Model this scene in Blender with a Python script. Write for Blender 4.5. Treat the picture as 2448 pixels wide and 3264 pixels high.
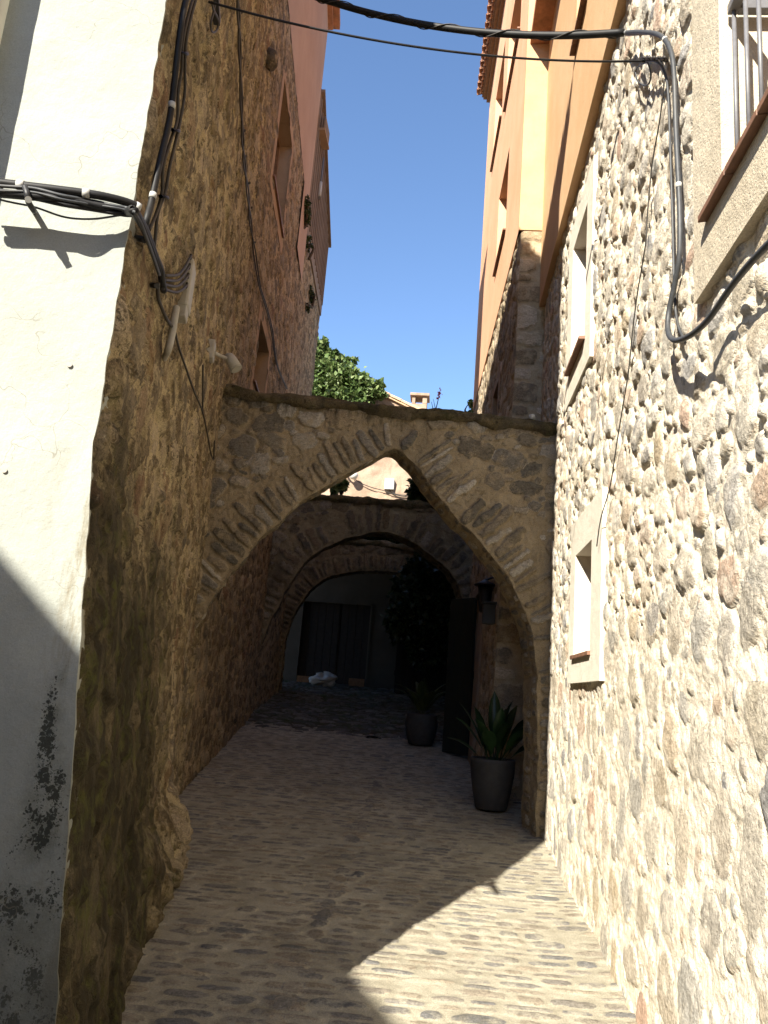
import bpy, math, random
import numpy as np
from mathutils import Vector, Matrix

for o in list(bpy.data.objects):
    bpy.data.objects.remove(o)
SC = bpy.context.scene
COL = SC.collection
R_ = math.radians

# ------------------------------------------------------------------ camera
FPX, CX, CY = 2540.0, 1224.0, 1632.0          # focal length and centre in photo pixels
EYE = np.array([0.0, 0.0, 1.56])


def _n(v):
    return v / np.linalg.norm(v)


_up = _n(np.array([2112 - 1224, 9650 + 1632, -FPX]))
_y = 1632 + (_up[0] * (1400 - 1224) - _up[2] * FPX) / _up[1]
_fw = _n(np.array([1400 - 1224, -(_y - 1632), -FPX]))
_rt = np.cross(_fw, _up)
ROT = np.array([_rt, _fw, _up])                # camera axes -> world axes
cam = bpy.data.objects.new('camera', bpy.data.cameras.new('camera'))
COL.objects.link(cam)
cam.data.sensor_fit = 'HORIZONTAL'
cam.data.sensor_width = 36.0
cam.data.lens = 36.0 * FPX / 2448.0
cam.data.clip_start = 0.05
cam.data.clip_end = 500
M4 = Matrix.Identity(4)
for i in range(3):
    for j in range(3):
        M4[i][j] = ROT[i, j]
    M4[i][3] = EYE[i]
cam.matrix_world = M4
SC.camera = cam

# ------------------------------------------------------------------ sun, sky, exposure
SUN = _n(np.array([0.46, 1.0, -0.80]))         # the way the light travels
SUN_EL = math.asin(-SUN[2])
W = bpy.data.worlds.new('World')
SC.world = W
W.use_nodes = True
wt = W.node_tree
wt.nodes.clear()
sky = wt.nodes.new('ShaderNodeTexSky')
sky.sky_type = 'NISHITA'
sky.sun_disc = False
sky.sun_elevation = SUN_EL
sky.sun_rotation = math.atan2(-SUN[0], -SUN[1])
sky.air_density = 0.95
sky.dust_density = 0.0
sky.ozone_density = 4.2
bg = wt.nodes.new('ShaderNodeBackground')
bg.inputs['Strength'].default_value = 0.095
wo = wt.nodes.new('ShaderNodeOutputWorld')
wt.links.new(sky.outputs[0], bg.inputs[0])
wt.links.new(bg.outputs[0], wo.inputs[0])
sl = bpy.data.lights.new('sun', 'SUN')
sl.energy = 5.0
sl.angle = R_(0.5)
sl.color = (1.0, 0.93, 0.80)
so = bpy.data.objects.new('sun', sl)
COL.objects.link(so)
so.rotation_euler = Vector(SUN).to_track_quat('-Z', 'Y').to_euler()
so.location = (-8, -16, 20)
SC.view_settings.view_transform = 'Standard'
SC.view_settings.look = 'None'
SC.view_settings.gamma = 1.0
SC.view_settings.exposure = 1.55
SC.render.engine = 'CYCLES'
SC.cycles.max_bounces = 8
SC.cycles.diffuse_bounces = 5
SC.cycles.use_denoising = True
SC.cycles.sample_clamp_indirect = 6.0


# ------------------------------------------------------------------ where a sight line meets a real surface
def hit(px, py, p0, n):
    d = ROT @ np.array([px - CX, -(py - CY), -FPX])
    n = np.array(n, float)
    return EYE + d * (np.dot(n, np.array(p0) - EYE) / np.dot(n, d))


def hx(px, py, x0, k=0.0, d0=0.0):             # wall plane X = x0 + k (Y - d0)
    return hit(px, py, (x0, d0, 0), (1, -k, 0))


def hy(px, py, y):
    return hit(px, py, (0, y, 0), (0, 1, 0))


DS = 2448 / 1659.0


def gz(y):
    y = np.asarray(y, float)
    return np.where(y < 6.5, 0.06 * y, np.where(y < 17.4, 0.39 + 0.11 * (y - 6.5), 1.589))


# ------------------------------------------------------------------ noise
def _hash(ix, iy, seed):
    h = (ix.astype(np.int64) * 374761393 + iy.astype(np.int64) * 668265263 + seed * 974634533) & 0xFFFFFFFF
    h = ((h ^ (h >> 13)) * 1274126177) & 0xFFFFFFFF
    h = h ^ (h >> 16)
    return (h & 0xFFFFFF) / float(0xFFFFFF)


def vn(u, v, seed=0):
    iu, iv = np.floor(u), np.floor(v)
    fu, fv = u - iu, v - iv
    fu = fu * fu * (3 - 2 * fu)
    fv = fv * fv * (3 - 2 * fv)
    a, b = _hash(iu, iv, seed), _hash(iu + 1, iv, seed)
    c, d = _hash(iu, iv + 1, seed), _hash(iu + 1, iv + 1, seed)
    return (a * (1 - fu) + b * fu) * (1 - fv) + (c * (1 - fu) + d * fu) * fv


def fbm(u, v, seed=0, octs=3):
    s, a, t = 0.0, 1.0, 0.0
    for k in range(octs):
        s = s + a * vn(u * 2 ** k, v * 2 ** k, seed + 17 * k)
        t += a
        a *= 0.5
    return s / t


# ------------------------------------------------------------------ mesh builder
class MB:
    def __init__(s):
        s.v, s.f, s.sm, s.dat, s.n = [], [], [], [], 0

    def add(s, V, F, smooth=False, dat=None):
        V = np.asarray(V, float).reshape(-1, 3)
        s.v.append(V)
        if dat is None:
            dat = np.tile(np.array([0.0, 0.5, 0.0, 0.0]), (len(V), 1))
        s.dat.append(np.asarray(dat, float))
        for f in F if not isinstance(F, np.ndarray) else [F]:
            f = np.asarray(f, dtype=np.int64)
            if f.ndim == 1:
                f = f.reshape(1, -1)
            s.f.append(f + s.n)
            s.sm.append(np.full(len(f), smooth))
        s.n += len(V)
        return s

    def box(s, lo, hi, rot=None, at=None, dat=None):
        x0, y0, z0 = lo
        x1, y1, z1 = hi
        V = np.array([[x0, y0, z0], [x1, y0, z0], [x1, y1, z0], [x0, y1, z0],
                      [x0, y0, z1], [x1, y0, z1], [x1, y1, z1], [x0, y1, z1]], float)
        if rot is not None:
            V = V @ np.array(rot).T
        if at is not None:
            V = V + np.array(at)
        F = np.array([[0, 3, 2, 1], [4, 5, 6, 7], [0, 1, 5, 4], [1, 2, 6, 5], [2, 3, 7, 6], [3, 0, 4, 7]])
        d = None if dat is None else np.tile(np.array(dat, float), (8, 1))
        return s.add(V, F, False, d)

    def prism(s, poly, z0, z1):
        n = len(poly)
        V = [(x, y, z0) for x, y in poly] + [(x, y, z1) for x, y in poly]
        F = [list(range(n))[::-1], list(range(n, 2 * n))] + [[i, (i + 1) % n, (i + 1) % n + n, i + n] for i in range(n)]
        return s.add(V, F)

    def tube(s, P, r, seg=8, smooth_path=True, caps=True):
        P = np.array(P, float)
        if smooth_path and len(P) > 2:
            P = catmull(P)
        n = len(P)
        r = np.full(n, r) if np.isscalar(r) else np.interp(np.linspace(0, 1, n), np.linspace(0, 1, len(r)), r)
        T = np.gradient(P, axis=0)
        T /= np.linalg.norm(T, axis=1)[:, None] + 1e-9
        a = np.array([0, 0, 1.0]) if abs(T[0][2]) < 0.9 else np.array([1.0, 0, 0])
        N = np.cross(T[0], a)
        N /= np.linalg.norm(N)
        V = []
        ang = np.linspace(0, 2 * np.pi, seg, endpoint=False)
        for i in range(n):
            N = N - T[i] * np.dot(N, T[i])
            N /= np.linalg.norm(N) + 1e-9
            B = np.cross(T[i], N)
            V.append(P[i] + r[i] * (np.cos(ang)[:, None] * N + np.sin(ang)[:, None] * B))
        V = np.concatenate(V)
        i, j = np.meshgrid(np.arange(n - 1), np.arange(seg), indexing='ij')
        j2 = (j + 1) % seg
        F = np.stack([i * seg + j, i * seg + j2, (i + 1) * seg + j2, (i + 1) * seg + j], -1).reshape(-1, 4)
        s.add(V, F, True)
        if caps:
            s.f.append(np.arange(seg)[::-1].reshape(1, -1) + s.n - len(V)); s.sm.append(np.array([False]))
            s.f.append(np.arange(seg).reshape(1, -1) + s.n - seg); s.sm.append(np.array([False]))
        return s

    def lathe(s, prof, at, seg=28):
        n = len(prof)
        ang = np.linspace(0, 2 * np.pi, seg, endpoint=False)
        V = np.array([[r * math.cos(a) + at[0], r * math.sin(a) + at[1], z + at[2]] for r, z in prof for a in ang])
        i, j = np.meshgrid(np.arange(n - 1), np.arange(seg), indexing='ij')
        F = np.stack([i * seg + j, i * seg + (j + 1) % seg, (i + 1) * seg + (j + 1) % seg, (i + 1) * seg + j], -1).reshape(-1, 4)
        s.add(V, F, True)
        s.f.append(np.arange(seg)[::-1].reshape(1, -1) + s.n - len(V)); s.sm.append(np.array([False]))
        s.f.append(np.arange(seg).reshape(1, -1) + s.n - seg); s.sm.append(np.array([False]))
        return s

    def grid(s, P, keep=None, smooth=True, dat=None, flip=False):
        """P: (nv, nu, 3) array of points."""
        nv, nu = P.shape[:2]
        idx = np.arange(nv * nu).reshape(nv, nu)
        F = np.stack([idx[:-1, :-1], idx[:-1, 1:], idx[1:, 1:], idx[1:, :-1]], -1)
        F = F[keep] if keep is not None else F.reshape(-1, 4)
        if flip:
            F = F[:, ::-1]
        return s.add(P.reshape(-1, 3), F, smooth, None if dat is None else dat.reshape(-1, 4))

    def build(s, name, mat, parent=None, bevel=0.0):
        V = np.concatenate(s.v)
        me = bpy.data.meshes.new(name)
        me.vertices.add(len(V))
        me.vertices.foreach_set('co', V.astype(np.float32).ravel())
        tot = np.concatenate([np.full(len(f), f.shape[1]) for f in s.f])
        loops = np.concatenate([f.ravel() for f in s.f])
        start = np.concatenate([[0], np.cumsum(tot)[:-1]])
        me.loops.add(len(loops))
        me.loops.foreach_set('vertex_index', loops.astype(np.int32))
        me.polygons.add(len(tot))
        me.polygons.foreach_set('loop_start', start.astype(np.int32))
        me.polygons.foreach_set('loop_total', tot.astype(np.int32))
        me.polygons.foreach_set('use_smooth', np.concatenate(s.sm))
        at = me.attributes.new('dat', 'FLOAT_COLOR', 'POINT')
        at.data.foreach_set('color', np.concatenate(s.dat).astype(np.float32).ravel())
        me.update(calc_edges=True)
        me.validate()
        me.materials.append(mat)
        o = bpy.data.objects.new(name, me)
        COL.objects.link(o)
        if parent is not None:
            o.parent = parent
        if bevel:
            b = o.modifiers.new('bevel', 'BEVEL')
            b.width = bevel
            b.segments = 2
            b.limit_method = 'ANGLE'
        return o


def catmull(P, k=8):
    Q = np.vstack([2 * P[0] - P[1], P, 2 * P[-1] - P[-2]])
    out = []
    for i in range(1, len(Q) - 2):
        for t in np.linspace(0, 1, k, endpoint=False):
            a, b, c, d = Q[i - 1], Q[i], Q[i + 1], Q[i + 2]
            out.append(0.5 * (2 * b + (c - a) * t + (2 * a - 5 * b + 4 * c - d) * t * t + (3 * b - a - 3 * c + d) * t ** 3))
    out.append(Q[-2])
    return np.array(out)


def thing(name, label, cat, loc=(0, 0, 0), group=None):
    o = bpy.data.objects.new(name, None)
    o.empty_display_size = 0.2
    COL.objects.link(o)
    tag(o, label, cat, group)
    o['base'] = tuple(float(c) for c in loc)
    return o


def tag(o, label, cat, group=None):
    o['label'] = label
    o['category'] = cat
    if group:
        o['group'] = group
    return o


def struct(o, kind='structure'):
    o['kind'] = kind
    return o


def settle():
    """move every thing's Empty to its base without moving its parts"""
    for o in list(COL.objects):
        if o.type == 'EMPTY' and 'base' in o.keys():
            b = Vector(o['base'])
            del o['base']
            o.location = b
            for c in o.children:
                c.location = c.location - b


# ------------------------------------------------------------------ materials
class NT:
    def __init__(s, name):
        s.m = bpy.data.materials.new(name)
        s.m.use_nodes = True
        s.t = s.m.node_tree
        s.t.nodes.clear()
        s.out = s.t.nodes.new('ShaderNodeOutputMaterial')
        s.b = s.t.nodes.new('ShaderNodeBsdfPrincipled')
        s.t.links.new(s.b.outputs[0], s.out.inputs[0])
        g = s.t.nodes.new('ShaderNodeNewGeometry')
        s.pos = g.outputs['Position']
        s.nor = g.outputs['Normal']

    def N(s, k, **kw):
        n = s.t.nodes.new(k)
        for a, v in kw.items():
            setattr(n, a, v)
        return n

    def put(s, sock, v):
        if isinstance(v, (int, float)):
            sock.default_value = v
        elif isinstance(v, tuple):
            sock.default_value = v if len(v) == len(sock.default_value) else tuple(v) + (1.0,)
        else:
            s.t.links.new(v, sock)

    def math(s, op, a, b=0.0, c=None):
        n = s.N('ShaderNodeMath', operation=op)
        s.put(n.inputs[0], a)
        s.put(n.inputs[1], b)
        if c is not None:
            s.put(n.inputs[2], c)
        return n.outputs[0]

    def noise(s, scale, detail=3.0, rough=0.55, vec=None, dist=0.0):
        n = s.N('ShaderNodeTexNoise')
        s.put(n.inputs['Vector'], s.pos if vec is None else vec)
        n.inputs['Scale'].default_value = scale
        n.inputs['Detail'].default_value = detail
        n.inputs['Roughness'].default_value = rough
        n.inputs['Distortion'].default_value = dist
        return n.outputs[0]

    def voro(s, scale, feature='F1', vec=None, out=0):
        n = s.N('ShaderNodeTexVoronoi', feature=feature)
        s.put(n.inputs['Vector'], s.pos if vec is None else vec)
        n.inputs['Scale'].default_value = scale
        return n.outputs[out]

    def scalev(s, x, y, z, vec=None):
        n = s.N('ShaderNodeVectorMath', operation='MULTIPLY')
        s.put(n.inputs[0], s.pos if vec is None else vec)
        n.inputs[1].default_value = (x, y, z)
        return n.outputs[0]

    def sep(s, vec=None):
        n = s.N('ShaderNodeSeparateXYZ')
        s.put(n.inputs[0], s.pos if vec is None else vec)
        return n.outputs

    def ramp(s, f, stops, interp='LINEAR'):
        n = s.N('ShaderNodeValToRGB')
        n.color_ramp.interpolation = interp
        e = n.color_ramp.elements
        while len(e) < len(stops):
            e.new(0.5)
        for el, (p, c) in zip(e, stops):
            el.position = p
            el.color = (c, c, c, 1) if isinstance(c, (int, float)) else tuple(c) + (1.0,)
        s.put(n.inputs[0], f)
        return n.outputs[0]

    def step(s, f, a, b):
        n = s.N('ShaderNodeMapRange', interpolation_type='SMOOTHSTEP')
        s.put(n.inputs[0], f)
        n.inputs[1].default_value = a
        n.inputs[2].default_value = b
        return n.outputs[0]

    def mix(s, f, a, b, mode='MIX'):
        n = s.N('ShaderNodeMix', data_type='RGBA', blend_type=mode)
        s.put(n.inputs[0], f)
        s.put(n.inputs[6], a)
        s.put(n.inputs[7], b)
        return n.outputs[2]

    def attr(s):
        a = s.N('ShaderNodeAttribute', attribute_name='dat')
        c = s.N('ShaderNodeSeparateColor')
        s.t.links.new(a.outputs['Color'], c.inputs[0])
        return c.outputs[0], c.outputs[1], c.outputs[2], a.outputs['Alpha']

    def bump(s, h, strength=0.5, dist=0.01, prev=None):
        n = s.N('ShaderNodeBump')
        s.put(n.inputs['Height'], h)
        n.inputs['Strength'].default_value = strength
        n.inputs['Distance'].default_value = dist
        if prev is not None:
            s.t.links.new(prev, n.inputs['Normal'])
        return n.outputs[0]

    def fin(s, col, rough=0.9, nrm=None, metal=0.0, spec=0.3):
        s.put(s.b.inputs['Base Color'], col)
        s.put(s.b.inputs['Roughness'], rough)
        s.b.inputs['Metallic'].default_value = metal
        s.b.inputs['Specular IOR Level'].default_value = spec
        if nrm is not None:
            s.t.links.new(nrm, s.b.inputs['Normal'])
        return s.m


def stone_mat(name, mortar, palette, sand=0.25, moss=None, moss_amt=0.5, grime=None, grime_amt=0.0, bump=0.6, extra=None, cover=0.0, pits=0.0, grain=0.0):
    t = NT(name)
    mask, rnd, hgt, al = t.attr()
    n_big = t.noise(1.3, 4)
    n_mid = t.noise(9, 4)
    n_fin = t.noise(70, 3, 0.7)
    n_grit = t.noise(260, 2, 0.7)
    k = len(palette)
    st = t.ramp(rnd, [((i + 0.5) / k, c) for i, c in enumerate(palette)], 'LINEAR')
    vein = t.noise(22, 5, 0.65, vec=t.scalev(1.0, 1.0, 2.2), dist=1.2)
    st = t.mix(1.0, st, t.ramp(vein, [(0.25, 0.55), (0.5, 1.0), (0.75, 1.4)]), 'MULTIPLY')
    st = t.mix(0.5, st, t.ramp(n_fin, [(0.3, 0.6), (0.7, 1.35)]), 'MULTIPLY')
    mo = t.mix(t.step(n_mid, 0.3, 0.7), mortar[0], mortar[1])
    mo = t.mix(sand * 2, mo, t.ramp(n_grit, [(0.25, 0.55), (0.5, 1.0), (0.75, 1.35)]), 'MULTIPLY')
    mo = t.mix(0.6, mo, t.ramp(n_big, [(0.3, 0.75), (0.7, 1.15)]), 'MULTIPLY')
    m = t.step(mask, 0.25, 0.75)
    # mortar smeared over parts of the stones
    smear = t.step(t.math('ADD', n_mid, t.math('MULTIPLY', n_fin, 0.35)), 0.62 - cover * 0.25, 0.86 - cover * 0.25)
    m = t.math('MULTIPLY', m, t.math('SUBTRACT', 1.0, t.math('MULTIPLY', smear, 0.75)))
    col = t.mix(m, mo, st)
    if grime is not None:
        g = t.step(t.noise(2.2, 6, 0.7, vec=t.scalev(1.0, 1.0, 0.45)), 0.48, 0.72)
        col = t.mix(t.math('MULTIPLY', g, grime_amt), col, grime)
    if moss is not None:
        g = t.math('MULTIPLY', t.step(t.noise(3.1, 6, 0.7, dist=0.6), 0.45, 0.65), t.step(t.noise(40, 3, 0.7), 0.35, 0.6))
        col = t.mix(t.math('MULTIPLY', g, moss_amt), col, moss)
    if grain:
        col = t.mix(grain, col, t.ramp(t.noise(150, 4, 0.75), [(0.30, 0.30), (0.48, 0.95), (0.70, 1.65)]), 'MULTIPLY')
    if pits:
        # small eroded pits and crevices holding dark dirt
        pv = t.math('ADD', t.noise(19, 5, 0.72, dist=0.7), t.math('MULTIPLY', t.noise(55, 3, 0.7), 0.30))
        fine = t.math('MULTIPLY', t.step(t.noise(62, 4, 0.7), 0.60, 0.68), 0.7)
        pt = t.math('MULTIPLY', t.math('MAXIMUM', t.step(pv, 0.70, 0.79), fine), t.step(t.noise(2.0, 3), 0.30, 0.55))
        col = t.mix(t.math('MULTIPLY', pt, pits), col, (0.045, 0.034, 0.02))
        hgt = t.math('SUBTRACT', n_fin, t.math('MULTIPLY', pt, 1.2))
    if extra is not None:
        col = extra(t, col, n_mid, n_fin)
    b1 = t.bump(t.math('ADD', hgt if pits else n_fin, t.math('MULTIPLY', n_grit, 0.5)), bump, 0.012)
    b2 = t.bump(t.noise(28, 4, 0.6), bump * 0.6, 0.02, b1)
    return t.fin(col, 0.92, b2, spec=0.2)


def flat_mat(name, col, rough=0.6, var=0.15, scale=12, bump=0.1, metal=0.0, spec=0.4, dirt=None):
    t = NT(name)
    n = t.noise(scale, 5, 0.6)
    c = t.mix(1.0, col, t.ramp(n, [(0.25, 1 - var), (0.75, 1 + var)]), 'MULTIPLY')
    if dirt is not None:
        c = t.mix(t.math('MULTIPLY', t.step(t.noise(5, 6, 0.7), 0.5, 0.75), 0.6), c, dirt)
    return t.fin(c, rough, t.bump(t.noise(scale * 9, 3, 0.7), bump, 0.004), metal, spec)


def plaster_mat(name, c1, c2, bump=0.35, streak=0.3, dark=(0.2, 0.16, 0.1), fine=140):
    t = NT(name)
    n1 = t.noise(1.6, 5, 0.6)
    n2 = t.noise(7, 5, 0.65, vec=t.scalev(1, 1, 0.25))
    c = t.mix(t.step(n1, 0.3, 0.7), c1, c2)
    c = t.mix(1.0, c, t.ramp(t.noise(fine * 1.5, 2), [(0.25, 0.82), (0.75, 1.12)]), 'MULTIPLY')
    c = t.mix(t.math('MULTIPLY', t.step(n2, 0.52, 0.8), streak), c, dark)
    b = t.bump(t.noise(fine, 3, 0.7), bump, 0.006)
    b = t.bump(t.noise(12, 3, 0.5), bump * 0.5, 0.02, b)
    return t.fin(c, 0.93, b, spec=0.15)


SAND = ((0.50, 0.40, 0.27), (0.60, 0.50, 0.36))
M = {}
M['right_stone'] = stone_mat('sunlit rubble', ((0.66, 0.58, 0.455), (0.76, 0.69, 0.565)),
                             [(0.49, 0.43, 0.33), (0.29, 0.275, 0.255), (0.56, 0.50, 0.40), (0.39, 0.37, 0.335), (0.46, 0.37, 0.25),
                              (0.60, 0.555, 0.48), (0.27, 0.265, 0.26), (0.50, 0.42, 0.305), (0.46, 0.32, 0.24), (0.53, 0.48, 0.39), (0.36, 0.34, 0.30)],
                             sand=0.32, grime=(0.54, 0.45, 0.33), grime_amt=0.2, cover=0.0, pits=0.25)


def near_left_stains(t, col, n_mid, n_fin):
    s = t.sep()
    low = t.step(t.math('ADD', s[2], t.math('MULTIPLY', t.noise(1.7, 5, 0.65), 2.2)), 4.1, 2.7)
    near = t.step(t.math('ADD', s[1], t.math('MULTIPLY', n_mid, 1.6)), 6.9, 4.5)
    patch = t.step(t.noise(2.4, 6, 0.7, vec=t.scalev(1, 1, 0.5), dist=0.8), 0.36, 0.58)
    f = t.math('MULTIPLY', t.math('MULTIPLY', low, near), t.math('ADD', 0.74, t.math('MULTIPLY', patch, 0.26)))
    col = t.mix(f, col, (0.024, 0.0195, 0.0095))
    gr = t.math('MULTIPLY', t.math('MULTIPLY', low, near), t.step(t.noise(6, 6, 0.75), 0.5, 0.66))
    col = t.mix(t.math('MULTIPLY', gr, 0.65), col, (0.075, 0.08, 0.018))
    lic = t.math('MULTIPLY', t.step(t.noise(4.2, 6, 0.7), 0.55, 0.7), 0.5)
    lic = t.math('MULTIPLY', lic, t.math('SUBTRACT', 0.75, t.math('MULTIPLY', f, 0.55)))
    return t.mix(lic, col, (0.24, 0.17, 0.065))


WARM = [(0.155, 0.115, 0.07), (0.10, 0.078, 0.052), (0.20, 0.145, 0.085), (0.13, 0.105, 0.075), (0.40, 0.32, 0.22), (0.085, 0.07, 0.052),
        (0.18, 0.125, 0.07), (0.15, 0.125, 0.095), (0.34, 0.27, 0.18), (0.19, 0.115, 0.07)]
M['left_stone'] = stone_mat('mossy rubble', ((0.36, 0.285, 0.165), (0.45, 0.365, 0.225)), WARM, grime=(0.13, 0.095, 0.05), grime_amt=0.5,
                            moss=(0.16, 0.125, 0.04), moss_amt=0.4, extra=near_left_stains, cover=0.0, pits=0.8, grain=0.75)
M['left_far_stone'] = stone_mat('brown rubble', ((0.29, 0.215, 0.13), (0.37, 0.28, 0.175)), WARM, grime=(0.10, 0.07, 0.045), grime_amt=0.55, cover=0.0, pits=0.8, grain=0.6)


def arch_stains(t, col, n_mid, n_fin):
    s = t.sep()
    top = t.step(t.math('ADD', s[2], t.math('MULTIPLY', t.noise(13, 6, 0.75, vec=t.scalev(1, 1, 0.16)), 1.3)), 4.62, 5.05)
    return t.mix(t.math('MULTIPLY', top, 0.85), col, (0.035, 0.028, 0.013))


ARCHP = [(0.20, 0.17, 0.125), (0.14, 0.13, 0.11), (0.26, 0.21, 0.145), (0.40, 0.36, 0.29), (0.17, 0.145, 0.105), (0.30, 0.24, 0.16), (0.13, 0.12, 0.10), (0.23, 0.18, 0.11),
         (0.46, 0.42, 0.35), (0.19, 0.17, 0.14)]
M['arch_stone'] = stone_mat('arch rubble', ((0.31, 0.245, 0.15), (0.38, 0.305, 0.195)), ARCHP, grime=(0.17, 0.135, 0.08), grime_amt=0.3, extra=arch_stains, cover=-0.1, pits=0.35, grain=0.6)
M['arch_far'] = stone_mat('dim arch rubble', ((0.20, 0.162, 0.10), (0.25, 0.205, 0.13)), [(c[0] * 0.62, c[1] * 0.6, c[2] * 0.58) for c in ARCHP], grime=(0.05, 0.04, 0.028), grime_amt=0.6, pits=0.5, grain=0.5)  # arch stone colours darkened to put the passage's shade into them
M['orange_stone'] = stone_mat('grey brown rubble', ((0.40, 0.315, 0.205), (0.48, 0.39, 0.265)), [(c[0] * 1.35, c[1] * 1.25, c[2] * 1.15) for c in ARCHP], grime=(0.18, 0.13, 0.085), grime_amt=0.4, grain=0.4)
COBP = [(0.165, 0.155, 0.14), (0.22, 0.185, 0.135), (0.19, 0.175, 0.155), (0.11, 0.11, 0.11), (0.26, 0.22, 0.165), (0.20, 0.17, 0.13), (0.14, 0.135, 0.13)]
M['cobble'] = stone_mat('worn cobbles', ((0.262, 0.24, 0.183), (0.335, 0.31, 0.243)), COBP, grime=(0.14, 0.12, 0.08), grime_amt=0.45, bump=0.4, cover=0.0, grain=0.45)
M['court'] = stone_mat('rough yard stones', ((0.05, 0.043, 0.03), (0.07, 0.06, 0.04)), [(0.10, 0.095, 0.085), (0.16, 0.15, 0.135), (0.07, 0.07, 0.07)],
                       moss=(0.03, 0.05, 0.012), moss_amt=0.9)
M['ground'] = flat_mat('street dirt', (0.42, 0.36, 0.27), 0.95, 0.2, 2.0, 0.3)


def white_mat():
    t = NT('stained cream plaster')
    s = t.sep()
    z = s[2]
    # distance from the house corner along the wall
    d = t.math('ADD', t.math('MULTIPLY', t.math('ADD', s[0], 1.19), -0.976), t.math('MULTIPLY', t.math('ADD', s[1], -2.45), -0.217))
    d = t.math('ADD', d, t.math('MULTIPLY', t.math('MAXIMUM', t.math('SUBTRACT', 2.27, z), 0.0), 0.0896))
    n1 = t.noise(3.5, 5, 0.6)
    c = t.mix(t.step(n1, 0.3, 0.7), (0.315, 0.33, 0.30), (0.36, 0.375, 0.345))
    # yellow drip stains beside the corner
    dr = t.math('MULTIPLY', t.step(t.noise(11, 5, 0.7, vec=t.scalev(1, 1, 0.18)), 0.46, 0.66), t.step(d, 0.16, 0.02))
    dr = t.math('MULTIPLY', dr, t.step(z, 2.35, 2.0))
    c = t.mix(t.math('MULTIPLY', dr, 0.9), c, (0.18, 0.145, 0.085))
    # grey weathering with painted-in shade, and black mould towards the foot of the wall
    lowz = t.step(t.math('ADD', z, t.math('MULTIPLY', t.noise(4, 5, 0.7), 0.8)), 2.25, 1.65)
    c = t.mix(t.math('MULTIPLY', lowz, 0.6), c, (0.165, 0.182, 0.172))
    gate = t.step(t.math('ADD', z, t.math('MULTIPLY', d, 0.5)), 1.80, 1.45)
    wob = t.math('MULTIPLY', t.math('SUBTRACT', t.noise(5, 2), 0.5), 0.10)
    cen = t.math('ADD', t.math('ADD', 0.045, wob), t.math('MULTIPLY', t.math('SUBTRACT', 1.75, z), 0.055))
    wid = t.math('ADD', 0.035, t.math('MULTIPLY', t.math('MAXIMUM', t.math('SUBTRACT', 1.5, z), 0.0), 0.15))
    band = t.step(t.math('DIVIDE', t.math('ABSOLUTE', t.math('SUBTRACT', d, cen)), wid), 1.25, 0.1)
    clus = t.step(t.math('ADD', t.noise(9, 5, 0.7, vec=t.scalev(1, 1, 0.6)), t.math('MULTIPLY', t.math('MAXIMUM', t.math('SUBTRACT', 0.95, z), 0.0), 0.22)), 0.42, 0.70)
    den = t.math('MULTIPLY', t.math('MULTIPLY', gate, band), clus)
    warpm = t.N('ShaderNodeVectorMath', operation='ADD')
    nm = t.N('ShaderNodeTexNoise')
    nm.inputs['Scale'].default_value = 60
    t.put(nm.inputs['Vector'], t.pos)
    sm_ = t.N('ShaderNodeVectorMath', operation='SCALE')
    t.t.links.new(nm.outputs['Color'], sm_.inputs[0])
    sm_.inputs['Scale'].default_value = 0.02
    t.put(warpm.inputs[0], t.pos)
    t.t.links.new(sm_.outputs[0], warpm.inputs[1])
    dots = t.math('SUBTRACT', t.math('MULTIPLY', den, 0.95), t.voro(70, 'F1', vec=warpm.outputs[0]))
    dots2 = t.math('SUBTRACT', t.math('MULTIPLY', den, 0.85), t.voro(170, 'F1', vec=warpm.outputs[0]))
    sp = t.math('MAXIMUM', t.step(dots, -0.12, 0.10), t.step(dots2, -0.08, 0.12))
    halo = t.math('MULTIPLY', t.math('MULTIPLY', gate, band), t.step(t.noise(7, 5, 0.7), 0.35, 0.65))
    c = t.mix(t.math('MULTIPLY', halo, 0.65), c, (0.095, 0.10, 0.083))
    c = t.mix(t.math('MULTIPLY', sp, 0.9), c, (0.022, 0.025, 0.02))
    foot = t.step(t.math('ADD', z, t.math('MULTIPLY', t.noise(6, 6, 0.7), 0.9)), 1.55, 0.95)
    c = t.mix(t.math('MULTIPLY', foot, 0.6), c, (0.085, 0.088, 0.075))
    # hairline cracks
    warp = t.N('ShaderNodeVectorMath', operation='ADD')
    nn = t.N('ShaderNodeTexNoise')
    nn.inputs['Scale'].default_value = 7
    t.put(nn.inputs['Vector'], t.pos)
    sc = t.N('ShaderNodeVectorMath', operation='SCALE')
    t.t.links.new(nn.outputs['Color'], sc.inputs[0])
    sc.inputs['Scale'].default_value = 0.25
    t.put(warp.inputs[0], t.pos)
    t.t.links.new(sc.outputs[0], warp.inputs[1])
    ck = t.voro(3.2, 'DISTANCE_TO_EDGE', vec=warp.outputs[0])
    ck = t.math('MULTIPLY', t.step(ck, 0.006, 0.001), t.step(t.noise(2.6, 2), 0.5, 0.6))
    c = t.mix(t.math('MULTIPLY', ck, 0.5), c, (0.15, 0.135, 0.10))
    c = t.mix(1.0, c, t.ramp(t.noise(220, 2), [(0.3, 0.9), (0.7, 1.05)]), 'MULTIPLY')
    b = t.bump(t.noise(170, 3, 0.7), 0.25, 0.004)
    b = t.bump(t.noise(22, 4, 0.6), 0.4, 0.012, b)
    return t.fin(c, 0.9, b, spec=0.2)


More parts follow.
